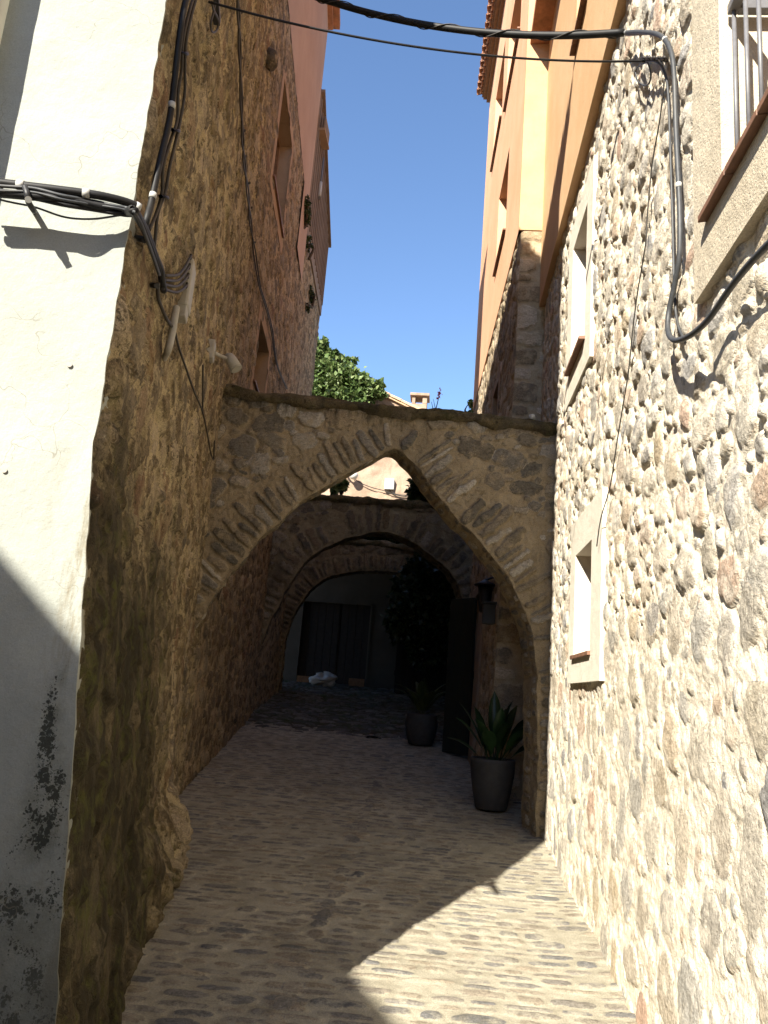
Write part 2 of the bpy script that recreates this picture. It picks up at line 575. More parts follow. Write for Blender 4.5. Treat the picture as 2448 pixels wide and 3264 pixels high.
M['white'] = white_mat()
M['cream_render'] = plaster_mat('sandy render', (0.67, 0.62, 0.52), (0.75, 0.70, 0.60), 0.6, 0.25, (0.45, 0.36, 0.24))
M['grey_render'] = plaster_mat('grainy render', (0.52, 0.45, 0.34), (0.60, 0.53, 0.41), 0.9, 0.15, (0.34, 0.28, 0.19), 90)
M['ochre'] = plaster_mat('ochre render', (0.53, 0.335, 0.185), (0.59, 0.385, 0.225), 0.4, 0.4, (0.46, 0.28, 0.145))
M['peach'] = plaster_mat('peach render', (0.60, 0.385, 0.21), (0.67, 0.44, 0.26), 0.4, 0.35, (0.50, 0.30, 0.15))
M['salmon'] = plaster_mat('salmon render', (0.66, 0.37, 0.22), (0.72, 0.43, 0.27), 0.25, 0.38, (0.54, 0.29, 0.17))
M['pink'] = plaster_mat('pink render', (0.36, 0.24, 0.175), (0.41, 0.28, 0.205), 0.25, 0.4, (0.27, 0.17, 0.12))
M['brown_render'] = plaster_mat('brown render', (0.30, 0.20, 0.125), (0.36, 0.25, 0.16), 0.4, 0.3, (0.16, 0.11, 0.07))
M['far_render'] = plaster_mat('peeling pink render', (0.30, 0.215, 0.155), (0.38, 0.285, 0.215), 1.0, 0.75, (0.18, 0.12, 0.08), 30)
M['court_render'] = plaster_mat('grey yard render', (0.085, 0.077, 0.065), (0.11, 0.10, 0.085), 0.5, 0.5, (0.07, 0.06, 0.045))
M['slate_grey'] = plaster_mat('weathered brown boards', (0.185, 0.135, 0.10), (0.24, 0.18, 0.135), 0.3, 0.5, (0.10, 0.075, 0.055))
M['dark_glass'] = flat_mat('dark glass', (0.02, 0.022, 0.025), 0.12, 0.1, 3, 0.0, spec=0.6)
M['tile_brown'] = flat_mat('brown sill tile', (0.20, 0.105, 0.065), 0.6, 0.25, 20, 0.2)
M['terracotta'] = flat_mat('old roof tile', (0.36, 0.17, 0.09), 0.85, 0.4, 9, 0.3, dirt=(0.16, 0.12, 0.08))
M['tile_pale'] = flat_mat('pale roof tile', (0.50, 0.33, 0.20), 0.85, 0.35, 9, 0.3, dirt=(0.25, 0.2, 0.14))
M['black_cable'] = flat_mat('black cable sheath', (0.011, 0.011, 0.012), 0.55, 0.3, 40, 0.05, spec=0.25, dirt=(0.028, 0.026, 0.022))
M['grey_cable'] = flat_mat('dusty cable sheath', (0.045, 0.048, 0.052), 0.5, 0.3, 40, 0.05, spec=0.35, dirt=(0.075, 0.07, 0.06))
M['wire'] = flat_mat('dark wire', (0.035, 0.03, 0.026), 0.6, 0.3, 40, 0.05)
M['white_tie'] = flat_mat('white tape', (0.42, 0.42, 0.40), 0.6, 0.1, 30, 0.05)
M['grey_plastic'] = flat_mat('grey plastic', (0.34, 0.32, 0.275), 0.55, 0.12, 15, 0.08, dirt=(0.22, 0.18, 0.12))
M['pale_plastic'] = flat_mat('pale plastic', (0.62, 0.60, 0.55), 0.5, 0.1, 15, 0.05, dirt=(0.4, 0.33, 0.24))
M['iron'] = flat_mat('grey painted iron', (0.13, 0.13, 0.14), 0.45, 0.2, 30, 0.1, spec=0.5)
M['black_iron'] = flat_mat('black iron', (0.02, 0.02, 0.022), 0.5, 0.2, 30, 0.1)
M['pipe'] = flat_mat('cream painted pipe', (0.70, 0.68, 0.60), 0.45, 0.08, 10, 0.03)
M['pot'] = flat_mat('dark grey pot', (0.042, 0.041, 0.042), 0.7, 0.25, 18, 0.2, dirt=(0.062, 0.058, 0.052))
M['soil'] = flat_mat('soil', (0.03, 0.022, 0.015), 0.95, 0.4, 40, 0.6)
M['door_green'] = flat_mat('dark green paint', (0.013, 0.018, 0.016), 0.4, 0.2, 6, 0.05)
M['door_wood'] = flat_mat('dark weathered planks', (0.018, 0.014, 0.013), 0.7, 0.5, 14, 0.3)
M['frame_stone'] = flat_mat('smooth door jamb', (0.27, 0.205, 0.145), 0.85, 0.15, 8, 0.15)
M['wood'] = flat_mat('brown wood', (0.20, 0.105, 0.05), 0.75, 0.35, 20, 0.2)
M['sack'] = flat_mat('white sack', (0.40, 0.39, 0.37), 0.7, 0.12, 14, 0.2)
M['mosscap'] = stone_mat('mossy capping', ((0.075, 0.06, 0.03), (0.14, 0.11, 0.06)), [(0.13, 0.105, 0.065), (0.06, 0.05, 0.032), (0.18, 0.14, 0.085)],
                         moss=(0.035, 0.042, 0.010), moss_amt=0.9, pits=0.7, grain=0.9, bump=0.9)
M['bark'] = flat_mat('bark', (0.07, 0.05, 0.035), 0.9, 0.4, 25, 0.6)


def leaf_mat(name, c1, c2, c3, rough=0.45):
    t = NT(name)
    _, rnd, _, _ = t.attr()
    c = t.ramp(rnd, [(0.1, c1), (0.5, c2), (0.9, c3)])
    c = t.mix(0.5, c, t.ramp(t.noise(30, 2), [(0.3, 0.7), (0.7, 1.25)]), 'MULTIPLY')
    m = t.fin(c, rough, None, spec=0.4)
    tr = t.N('ShaderNodeBsdfTranslucent')
    t.put(tr.inputs[0], c)
    ms = t.N('ShaderNodeMixShader')
    ms.inputs[0].default_value = 0.22
    t.t.links.new(t.b.outputs[0], ms.inputs[1])
    t.t.links.new(tr.outputs[0], ms.inputs[2])
    t.t.links.new(ms.outputs[0], t.out.inputs[0])
    return m


M['ivy'] = leaf_mat('ivy leaves', (0.05, 0.085, 0.022), (0.11, 0.17, 0.05), (0.22, 0.27, 0.11))
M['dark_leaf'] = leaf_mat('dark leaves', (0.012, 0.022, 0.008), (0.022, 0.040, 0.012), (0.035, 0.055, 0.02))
M['pot_leaf'] = leaf_mat('broad potted leaves', (0.015, 0.035, 0.013), (0.022, 0.052, 0.018), (0.032, 0.070, 0.024), 0.3)
M['fern'] = leaf_mat('fern leaves', (0.02, 0.035, 0.01), (0.04, 0.055, 0.015), (0.06, 0.075, 0.02))
M['red_flower'] = flat_mat('red petals', (0.45, 0.03, 0.05), 0.6, 0.2, 30, 0.0)


# ------------------------------------------------------------------ stone relief
def courses(u0, u1, v0, v1, hr, wr, rng, gap=0.008, skip=0.1, rot=0.2, hgt=(0.01, 0.03), jit=0.25, p=(1.8, 3.2)):
    out = []
    v = v0
    while v < v1:
        ch = rng.uniform(*hr)
        u = u0 - rng.uniform(0, wr[1])
        while u < u1:
            w = rng.uniform(*wr)
            if rng.random() > skip:
                sc = rng.uniform(0.72, 1.08)
                out.append((u + w / 2, v + ch / 2 + rng.uniform(-jit, jit) * ch, max(w / 2 - gap, 0.01) * rng.uniform(0.85, 1.05), max(ch / 2 - gap, 0.008) * sc,
                            rng.uniform(-rot, rot), rng.uniform(*hgt), rng.random(), rng.uniform(*p)))
            u += w
        v += ch * 0.97
    return out


def rubble(u0, u1, v0, v1, rng, big, small, n_big, hgt, aspect=(1.0, 2.0), p=(1.7, 3.0), rot=0.35, gap=0.92):
    """stones of very unequal size thrown over the wall, none on top of another, smaller ones filling what is left"""
    out, cells = [], {}
    cs = big
    n = n_big
    sizes = np.sort(small + (big - small) * rng.random(n) ** 2.2)[::-1]
    for r in sizes:
        for _ in range(14):
            u, v = rng.uniform(u0, u1), rng.uniform(v0, v1)
            asp = rng.uniform(*aspect)
            a, b = r * math.sqrt(asp), r / math.sqrt(asp)
            ok = True
            ku, kv = int(u // cs), int(v // cs)
            for i in range(ku - 2, ku + 3):
                for j in range(kv - 2, kv + 3):
                    for (u2, v2, a2, b2) in cells.get((i, j), ()):
                        if ((u - u2) / (a + a2)) ** 2 + ((v - v2) / (b + b2)) ** 2 < gap:
                            ok = False
                            break
                    if not ok:
                        break
                if not ok:
                    break
            if ok:
                cells.setdefault((ku, kv), []).append((u, v, a, b))
                k = 0.5 + 0.5 * min(1.0, r / big * 1.6)
                out.append((u, v, a, b, rng.uniform(-rot, rot), rng.uniform(*hgt) * k, rng.random(), rng.uniform(*p)))
                break
    return out


def relief(U, V, stones, seed, base=0.006, edge=0.13, warp=0.22, rough=0.16, regular=True, dome=0.32):
    """height, stone mask and stone id over points (U, V)"""
    H = base * (fbm(U * 9, V * 9, seed, 3) - 0.5) * 2 + base * 0.8 * (vn(U * 45, V * 45, seed + 3) - 0.5)
    K = np.zeros_like(U)
    G = np.full_like(U, 0.5)
    W1 = (fbm(U * 14, V * 14, seed + 5, 2) - 0.5) * 2
    W2 = (fbm(U * 14, V * 14, seed + 9, 2) - 0.5) * 2
    RF = fbm(U * 22, V * 22, seed + 11, 3) - 0.5
    if regular:
        ua, va = U[0, :], V[:, 0]
    for (cu, cv, a, b, th, h, r, p) in stones:
        m = max(a, b) * 1.25
        if regular:
            i0, i1 = np.searchsorted(ua, [cu - m, cu + m])
            j0, j1 = np.searchsorted(va, [cv - m, cv + m])
            if i1 - i0 < 1 or j1 - j0 < 1:
                continue
            sl = (slice(j0, j1), slice(i0, i1))
        else:
            sl = np.nonzero((np.abs(U - cu) < m) & (np.abs(V - cv) < m))
            if len(sl[0]) == 0:
                continue
        x, y = U[sl] - cu, V[sl] - cv
        c, s = math.cos(th), math.sin(th)
        k = min(a, b) * warp * 2.2
        xx = (x * c + y * s + W1[sl] * k) / a
        yy = (-x * s + y * c + W2[sl] * k) / b
        q = np.abs(xx) ** p + np.abs(yy) ** p
        ins = np.clip(1 - q, 0, 1)
        hh = h * (ins ** dome) * (1 + rough * 2.5 * RF[sl]) + (ins > 0) * (xx * 0.25 * h * (r - 0.5) + yy * 0.3 * h * ((r * 7) % 1 - 0.5))
        cur = H[sl]
        on = (ins > 0) & (hh > cur - 0.004 * (ins > 0.15))
        H[sl] = np.where(on, np.maximum(hh, cur), cur)
        K[sl] = np.where(on, np.clip(ins / edge, 0, 1), K[sl])
        G[sl] = np.where(on, r, G[sl])
    return H, K, G


def dat_of(K, G, H, hmax=0.05):
    return np.stack([K, G, np.clip(H / hmax, 0, 1), np.zeros_like(K)], -1)


class Path:
    """plan line of a wall; left=True when the room side lies to the right of the walking direction (+normal)"""
    def __init__(s, pts, side):
        s.p = np.array(pts, float)
        d = np.diff(s.p, axis=0)
        s.l = np.hypot(d[:, 0], d[:, 1])
        s.c = np.concatenate([[0], np.cumsum(s.l)])
        s.t = d / s.l[:, None]
        s.side = side

    def at(s, u):
        x = np.interp(u, s.c, s.p[:, 0])
        y = np.interp(u, s.c, s.p[:, 1])
        k = np.clip(np.searchsorted(s.c, u, 'right') - 1, 0, len(s.l) - 1)
        t = s.t[k]
        return x, y, s.side * t[..., 1], -s.side * t[..., 0]


def wall_relief(mb, path, u0, u1, zlo, zhi, du, dv, stones, seed, holes=(), batter=None, base=0.006, fade=0.02, flip=False, zfun=None, **kw):
    nv = int((zhi - zlo) / dv) + 2
    ul = np.linspace(u0, u1, int((u1 - u0) / du) + 2) if np.isscalar(du) else np.asarray(du)
    nu = len(ul)
    U, V = np.meshgrid(ul, np.linspace(zlo, zhi, nv))
    H, K, G = relief(U, V, stones, seed, base, **kw)
    e = np.minimum.reduce([(U - u0), (u1 - U), (zhi - V)]) / fade
    H = H * np.clip(e, 0, 1)
    keep = np.ones((nv - 1, nu - 1), bool)
    uc, vc = (U[:-1, :-1] + U[1:, 1:]) / 2, (V[:-1, :-1] + V[1:, 1:]) / 2
    for (a, b, c, d) in holes:
        keep &= ~((uc > a) & (uc < b) & (vc > c) & (vc < d))
    x, y, nx, ny = path.at(U)
    B = H + (batter(U, V) if batter is not None else 0.0)
    P = np.stack([x + nx * B, y + ny * B, V], -1)
    mb.grid(P, keep, True, dat_of(K, G, H), flip)
    return mb


def panel(mb, path, u0, u1, z0, z1, off, holes=(), depth=0.25, flip=False, nsub=1):
    """flat wall face at an offset from a plan line with rectangular openings and their reveals"""
    us = sorted({u0, u1, *[h[0] for h in holes], *[h[1] for h in holes], *list(np.linspace(u0, u1, nsub + 1))})
    zs = sorted({z0, z1, *[h[2] for h in holes], *[h[3] for h in holes]})

    def P(u, z, o):
        x, y, nx, ny = path.at(np.array([u]))
        return [x[0] + nx[0] * o, y[0] + ny[0] * o, z]
    for i in range(len(us) - 1):
        for j in range(len(zs) - 1):
            a, b, c, d = us[i], us[i + 1], zs[j], zs[j + 1]
            m = ((a + b) / 2, (c + d) / 2)
            if any(h[0] < m[0] < h[1] and h[2] < m[1] < h[3] for h in holes):
                continue
            q = [P(a, c, off), P(b, c, off), P(b, d, off), P(a, d, off)]
            mb.add(q, [[0, 1, 2, 3] if not flip else [3, 2, 1, 0]])
    for (a, b, c, d) in holes:
        for (p, q) in (((a, c), (b, c)), ((b, c), (b, d)), ((b, d), (a, d)), ((a, d), (a, c))):
            v = [P(p[0], p[1], off), P(q[0], q[1], off), P(q[0], q[1], off - depth), P(p[0], p[1], off - depth)]
            mb.add(v, [[0, 1, 2, 3]])
    return mb


def pbox(mb, path, u0, u1, z0, z1, o0, o1, tilt=0.0):
    """box standing on a wall between offsets o0 and o1 from its plan line"""
    V = []
    for z in (z0, z1):
        for (u, o) in ((u0, o0), (u1, o0), (u1, o1), (u0, o1)):
            x, y, nx, ny = path.at(np.array([u]))
            V.append([x[0] + nx[0] * o, y[0] + ny[0] * o, z - (tilt if o == o1 else 0)])
    mb.add(V, np.array([[0, 3, 2, 1], [4, 5, 6, 7], [0, 1, 5, 4], [1, 2, 6, 5], [2, 3, 7, 6], [3, 0, 4, 7]]))
    return mb


def window(parent, path, u0, u1, z0, z1, face, depth, band, sill, bm, frame=True, bandw=(0.2, 0.2, 0.2, 0.2), proud=0.02, sill_drop=0.0, reveal=True, name='window', sillx=0.03):
    """opening lined with render: surround (root part) > sill, pane, window_frame"""
    b = MB()
    n, f, t, lo = bandw
    H = [(u0, u1, z0, z1)]
    if reveal:
        panel(b, path, u0 - n, u1 + f, z0 - lo, z1 + t, face + proud, H, depth + proud)
        for (a, c, d, e) in ((u0 - n, u0 - n, z0 - lo, z1 + t), (u1 + f, u1 + f, z0 - lo, z1 + t)):
            b.add([_pp(path, a, d, face + proud), _pp(path, a, e, face + proud), _pp(path, a, e, face - 0.06), _pp(path, a, d, face - 0.06)], [[0, 1, 2, 3]])
        for z in (z0 - lo, z1 + t):
            b.add([_pp(path, u0 - n, z, face + proud), _pp(path, u1 + f, z, face + proud), _pp(path, u1 + f, z, face - 0.06), _pp(path, u0 - n, z, face - 0.06)], [[0, 1, 2, 3]])
    else:
        panel(b, path, u0 - 0.001, u0, z0, z1, face - 0.004, [], 0)
    w = b.build(name, bm, parent)
    if sill:
        s = MB()
        k = 5
        for i in range(k):
            a, c = u0 - 0.03 + (u1 - u0 + 0.03 + sillx) * i / k, u0 - 0.03 + (u1 - u0 + 0.03 + sillx) * (i + 1) / k - 0.004
            pbox(s, path, a, c, z0 + 0.001, z0 + 0.028, face + (0.0 if sillx > 0.03 else -depth + 0.03), face + proud + sill, 0.012)
        s.build('sill', M['tile_brown'], w, 0.003)
    if frame:
        fr = MB()
        d = face - depth + 0.07
        for (a, c, e, g) in ((u0, u0 + 0.05, z0 + 0.03, z1), (u1 - 0.05, u1, z0 + 0.03, z1), (u0 + 0.05, u1 - 0.05, z0 + 0.03, z0 + 0.08), (u0 + 0.05, u1 - 0.05, z1 - 0.05, z1),
                             ((u0 + u1) / 2 - 0.02, (u0 + u1) / 2 + 0.02, z0 + 0.08, z1 - 0.05)):
            pbox(fr, path, a, c, e, g, d - 0.04, d)
        fr.build('window_frame', M['wood'], w)
    g = MB()
    pbox(g, path, u0 - 0.02, u1 + 0.02, z0 - 0.02, z1 + 0.02, face - depth - 0.02, face - depth + 0.012)
    g.build('pane', M['dark_glass'], w)
    return w


def _pp(path, u, z, o):
    x, y, nx, ny = path.at(np.array([u]))
    return [x[0] + nx[0] * o, y[0] + ny[0] * o, z]


def barrel(mb, p0, p1, r, up=(0, 0, 1), seg=7, thick=0.015, close=True):
    """one curved roof tile lying from p0 to p1, hump upward"""
    p0, p1 = np.array(p0, float), np.array(p1, float)
    t = _n(p1 - p0)
    sd = _n(np.cross(t, np.array(up, float)))
    u = np.cross(sd, t)
    V = []
    for p, k in ((p0, 1.0), (p1, 0.85)):
        for rr in (r * k, (r - thick) * k):
            for a in np.linspace(0, math.pi, seg):
                V.append(p + sd * math.cos(a) * rr + u * math.sin(a) * rr)
    F = []
    for i in range(seg - 1):
        F.append([i, i + 1, 2 * seg + i + 1, 2 * seg + i])
        F.append([seg + i, 3 * seg + i, 3 * seg + i + 1, seg + i + 1])
        F.append([i, seg + i, seg + i + 1, i + 1])
        F.append([2 * seg + i, 2 * seg + i + 1, 3 * seg + i + 1, 3 * seg + i])
    mb.add(V, F)

# ================================================================== GROUND
ys = np.array([-70, -30, 0, 3, 6.5, 9, 12, 15, 17.4, 30, 90.0])
xs = np.array([-80, -30, -6, 0, 6, 30, 80.0])
GX, GY = np.meshgrid(xs, ys)
struct(MB().grid(np.stack([GX, GY, gz(np.maximum(GY, 0)) - 0.035], -1)).build('ground', M['ground']))

rng = np.random.default_rng(7)
GXS, GYS = np.meshgrid(np.arange(-3.3, 1.12, 0.0135), np.concatenate([np.arange(1.2, 6.0, 0.0125), np.arange(6.0, 12.35, 0.022)]))
cob = courses(-3.3, -0.66, 1.2, 12.3, (0.062, 0.115), (0.12, 0.31), rng, gap=0.011, skip=0.09, rot=0.06, hgt=(0.004, 0.011), jit=0.08, p=(2.2, 3.6))
cob += courses(-0.50, 1.1, 1.2, 12.3, (0.062, 0.115), (0.11, 0.29), rng, gap=0.011, skip=0.09, rot=0.06, hgt=(0.004, 0.011), jit=0.08, p=(2.2, 3.6))
for y in np.arange(1.2, 12.3, 0.17):
    if rng.random() > 0.3:
        cob.append((-0.58 + rng.uniform(-0.01, 0.01), y, 0.045, 0.075, rng.uniform(-0.1, 0.1), 0.009, rng.random(), 2.6))
for (x_, y_, a__, b__, r__) in ((-1.02, 4.52, 0.125, 0.035, 0.5), (-1.22, 4.5, 0.06, 0.05, 0.64), (-0.66, 4.38, 0.07, 0.022, 0.5), (-0.47, 5.75, 0.045, 0.05, 0.5), (-1.1, 3.95, 0.12, 0.03, 0.64), (-0.35, 3.8, 0.13, 0.035, 0.5), (-0.62, 4.15, 0.08, 0.03, 0.64)):
    cob.append((x_, y_, a__, b__, 0.05, 0.016, r__, 3.2))
H, K, G = relief(GXS, GYS, cob, 21, base=0.005, edge=0.4, warp=0.16, dome=0.3)
slope = 0.018 * np.clip((GXS - 0.62) / 0.4, 0, 1) ** 2 + 0.02 * (fbm(GXS * 0.8, GYS * 0.8, 5) - 0.5)
struct(MB().grid(np.stack([GXS, GYS, gz(GYS) + H + slope], -1), None, True, dat_of(K, G, H, 0.02)).build('path', M['cobble']))

CXS, CYS = np.meshgrid(np.arange(-3.5, 1.2, 0.03), np.arange(11.3, 18.0, 0.03))
cst = rubble(-3.5, 1.2, 11.3, 18, rng, 0.14, 0.04, 900, (0.015, 0.05), (1.0, 2.2))
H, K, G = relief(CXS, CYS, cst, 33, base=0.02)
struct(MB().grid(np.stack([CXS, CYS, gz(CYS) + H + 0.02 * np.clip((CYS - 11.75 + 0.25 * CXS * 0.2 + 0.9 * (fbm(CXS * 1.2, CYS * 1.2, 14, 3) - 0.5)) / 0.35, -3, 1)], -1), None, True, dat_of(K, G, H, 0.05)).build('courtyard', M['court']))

# ================================================================== RIGHT STONE HOUSE
XR = 0.94
PR = Path([(XR, 0.0), (XR, 8.45)], -1)
sh = thing('stone_house', 'sunlit pebble-walled house with ochre upper storey and barred window, filling the right side', 'house', (XR, 4, 0.2))
WL = (5.07, 5.69, 1.885, 2.605)     # lower window opening: along the wall, then height
WU = (5.53, 6.19, 4.20, 5.335)
WB = (1.35, 2.60, 3.385, 5.45)
st = rubble(0.6, 8.45, -0.1, 1.95, rng, 0.135, 0.028, 900, (0.005, 0.017), (0.5, 1.4), (1.9, 2.8), 0.4, 1.38)
st += rubble(0.6, 8.45, 1.95, 6.0, rng, 0.105, 0.018, 2900, (0.007, 0.026), (0.6, 1.9), (1.8, 2.8), 0.5, 1.22)
hol = [WL, WU, WB]
mb = MB()
ur = np.concatenate([np.arange(0.6, 2.1, 0.03), np.arange(2.1, 5.0, 0.0082), np.arange(5.0, 8.4499, 0.0125), [8.45]])
wall_relief(mb, PR, 0.6, 8.45, 0.0, 5.98, ur, 0.0092, st, 41, hol, lambda U, V: 0.028 * (fbm(U * 2.5, V * 2.5, 19, 3) - 0.5) * np.clip((8.4 - U) / 0.3, 0, 1), base=0.010, fade=0.03, rough=0.3, warp=0.17, dome=0.36)
pbox(mb, PR, -2.5, 0.6, 0.0, 9.5, -0.3, 0.0)
wl_o = mb.build('stone_wall', M['right_stone'], sh)

mb = MB()
mb.prism([(XR + 0.35, -2.4), (6, -2.4), (6, 8.4), (XR + 0.35, 8.4)], -0.2, 9.4)
mb.build('rear_wall', M['brown_render'], sh)

mb = MB()
OW = (5.52, 6.13, 7.25, 8.4)
panel(mb, PR, 0.6, 8.449, 5.97, 9.5, 0.07, [OW], 0.25)
mb.add([_pp(PR, 0.6, 5.97, 0.07), _pp(PR, 8.449, 5.97, 0.07), _pp(PR, 8.449, 5.97, -0.05), _pp(PR, 0.6, 5.97, -0.05)], [[0, 1, 2, 3]])
mb.build('upper_wall', M['peach'], sh)
window(sh, PR, *OW, 0.07, 0.24, 0, 0.03, M['peach'], reveal=False)
window(sh, PR, *WL, 0.0, 0.24, 0, 0.02, M['cream_render'], bandw=(0.33, 0.21, 0.26, 0.17), proud=0.032)
window(sh, PR, *WU, 0.0, 0.24, 0, 0.045, M['cream_render'], bandw=(0.24, 0.24, 0.24, 0.24), proud=0.032)
wb_ = window(sh, PR, *WB, 0.0, 0.42, 0, 0.035, M['grey_render'], bandw=(0.25, 0.325, 0.3, 0.26), proud=0.04, sillx=0.17)
ra = MB()
pbox(ra, PR, 1.36, 2.575, 4.125, 4.165, -0.018, 0.018)
pbox(ra, PR, 2.54, 2.575, 4.125, 4.165, -0.16, -0.018)
rail = ra.build('railing', M['iron'], sh, 0.003)
for k in range(11):
    y = 2.557 - 0.112 * k
    MB().tube([(XR, y, 3.40), (XR, y, 4.125)], 0.0085, 8, False).build('bar', M['iron'], rail)
rf = MB()
rf.prism([(XR - 0.3, -2.6), (6.2, -2.6), (6.2, 8.6), (XR - 0.3, 8.6)], 9.5, 9.62)
rf.build('roof', M['terracotta'], sh)

# ================================================================== ORANGE HOUSE
XS, KS, YS = 0.63, -0.047, 8.45
SP = (XS, KS, YS)
YE = hx(1224 + 438 / 1.3554, 900 / 1.3554, *SP)[1]
PS = Path([(XS, YS), (XS + KS * (YE - YS), YE)], -1)
LSx = PS.c[-1]


def su(px, py):
    p = hx(px, py, *SP)
    return float((p[1] - YS) * LSx / (YE - YS)), float(p[2])


oh = thing('orange_house', 'tall salmon and ochre rendered house with tiled eave and slit windows, right of the sky', 'house', (XS, 11, 0.8))
c5 = lambda x, y: (1500 + x / 2.458, y / 2.458)
ZB = 6.93
wa0, wa1 = su(*c5(320, 1185)), su(*c5(240, 1530))
WA = (wa0[0], wa1[0], su(*c5(250, 1980))[1], (wa0[1] + wa1[1]) / 2)
wb0, wb1 = su(*c5(285, 365)), su(*c5(214, 730))
sb0, sb1 = su(*c5(245, 1050)), su(*c5(168, 1380))
WBo = (wb0[0], min(wb1[0], LSx - 0.3), (sb0[1] + sb1[1]) / 2 + 0.04, (wb0[1] + wb1[1]) / 2)
sc0, sc1 = su(*c5(400, 345)), su(*c5(292, 800))
ZE = (su(1224 + 530 / 1.3554, 0)[1] + su(*c5(165, 790))[1]) / 2
WC = (sc0[0], sc1[0], (sc0[1] + sc1[1]) / 2 + 0.04, (sc0[1] + sc1[1]) / 2 + 1.45)
lw0, lw1 = su(1065 * DS, 800 * DS), su(1053 * DS, 880 * DS)
WLo = (1.55, 2.2, 4.75, 5.7)
print('salmon windows', WA, WBo, WC, 'eave', ZE, 'end', YE, lw0, lw1)

bt_s = lambda V: np.clip(5.2 - V, 0, 6) * 0.022
st = rubble(0, LSx, 0.4, ZB, rng, 0.13, 0.03, 3000, (0.012, 0.035), (0.9, 2.0))
DOOR = (1.92, 2.9, 0.3, 2.92)
mb = MB()
wall_relief(mb, PS, 0, LSx, 0.4, ZB, 0.022, 0.022, st, 51, [WLo, DOOR], lambda U, V: bt_s(V), base=0.014, fade=0.04)
mb.build('stone_wall', M['orange_stone'], oh)
# return face with quoins
PQ = Path([(1.0, YS), (XS, YS)], -1)
q = []
z = 0.45
big = True
while z < ZB:
    hgt_ = rng.uniform(0.17, 0.30) if big else rng.uniform(0.10, 0.2)
    w = rng.uniform(0.30, 0.42) if big else rng.uniform(0.18, 0.3)
    q.append((0.45 - w / 2 - 0.0 + bt_s(np.array(z)) * 0.5, z + hgt_ / 2, w / 2 * 0.95, hgt_ / 2 - 0.012, rng.uniform(-0.05, 0.05), rng.uniform(0.012, 0.026), rng.random(), 4.5))
    if w < 0.34:
        q.append((0.02, z + hgt_ / 2, 0.10, hgt_ / 2 * 0.8, rng.uniform(-0.3, 0.3), 0.015, rng.random(), 2.5))
    z += hgt_ + 0.02
    big = rng.random() > 0.4
nu, nv = 36, 440
U, V = np.meshgrid(np.linspace(-0.1, 1, nu), np.linspace(0.4, ZB, nv))
U = np.where(U < 0, U, U)
UU = -0.1 + (U + 0.1) / 1.1 * (0.1 + 0.37 + bt_s(V))
H, K, G = relief(UU, V, q, 52, base=0.012, regular=False, warp=0.12)
H = H * np.clip((0.37 + bt_s(V) - UU) / 0.03, 0, 1)
mb = MB()
mb.grid(np.stack([1.0 - UU, YS - H, V], -1), None, True, dat_of(K, G, H))
mb.build('quoin_wall', M['orange_stone'], oh)
mb = MB()
panel(mb, PS, -0.03, LSx, ZB, ZE, 0.03, [WA, WBo, WC], 0.25)
mb.add([_pp(PS, -0.03, ZB, 0.03), _pp(PS, LSx, ZB, 0.03), _pp(PS, LSx, ZB, -0.1), _pp(PS, -0.03, ZB, -0.1)], [[0, 1, 2, 3]])
mb.add([_pp(PS, LSx, ZB, 0.03), _pp(PS, LSx, ZE, 0.03), _pp(PS, LSx, ZE, -4), _pp(PS, LSx, ZB, -4)], [[0, 1, 2, 3]])
mb.build('upper_wall', M['salmon'], oh)
mb = MB()
y0 = YS - 0.03
mb.add([(1.06, y0, ZB), (XS - 0.03, y0, ZB), (XS - 0.03, y0, ZE), (1.06, y0, ZE), (1.06, YS + 0.2, ZB), (XS - 0.03, YS + 0.2, ZB)], [[0, 1, 2, 3], [0, 4, 5, 1]])
mb.build('end_wall', M['ochre'], oh)
mb = MB()
mb.prism([(XS + 0.4, YS + 0.05), (6, YS + 0.05), (6, YE - 0.02), (PS.p[1][0] + 0.4, YE - 0.02)], 0.2, ZE - 0.05)
mb.build('rear_wall', M['brown_render'], oh)
for Wd in (WA, WBo, WC):
    window(oh, PS, *Wd, 0.03, 0.24, 0, 0.022, M['salmon'], reveal=False)
window(oh, PS, *WLo, 0.0, 0.2, 0, 0.02, M['brown_render'], bandw=(0.14, 0.14, 0.14, 0.16), proud=0.025)
rf = MB()
pbox(rf, PS, -0.1, LSx + 0.05, ZE, ZE + 0.07, -1.0, 0.10)
pbox(rf, PS, -0.1, LSx + 0.05, ZE + 0.07, ZE + 0.12, -1.0, 0.17)
pbox(rf, PS, -0.1, LSx + 0.05, ZE + 0.12, ZE + 0.19, -5.0, 0.20)
roof = rf.build('roof', M['wood'], oh)
ti = MB()
for k in range(int(LSx / 0.19) + 1):
    u = LSx - 0.19 * k
    barrel(ti, _pp(PS, u, ZE + 0.235, 0.30), _pp(PS, u, ZE + 0.42, -0.35), 0.085)
    # channel tile between the humps
    barrel(ti, _pp(PS, u - 0.095, ZE + 0.225, 0.26), _pp(PS, u - 0.095, ZE + 0.40, -0.35), 0.075, (0, 0, -1))
ti.build('eave_tiles', M['terracotta'], roof)
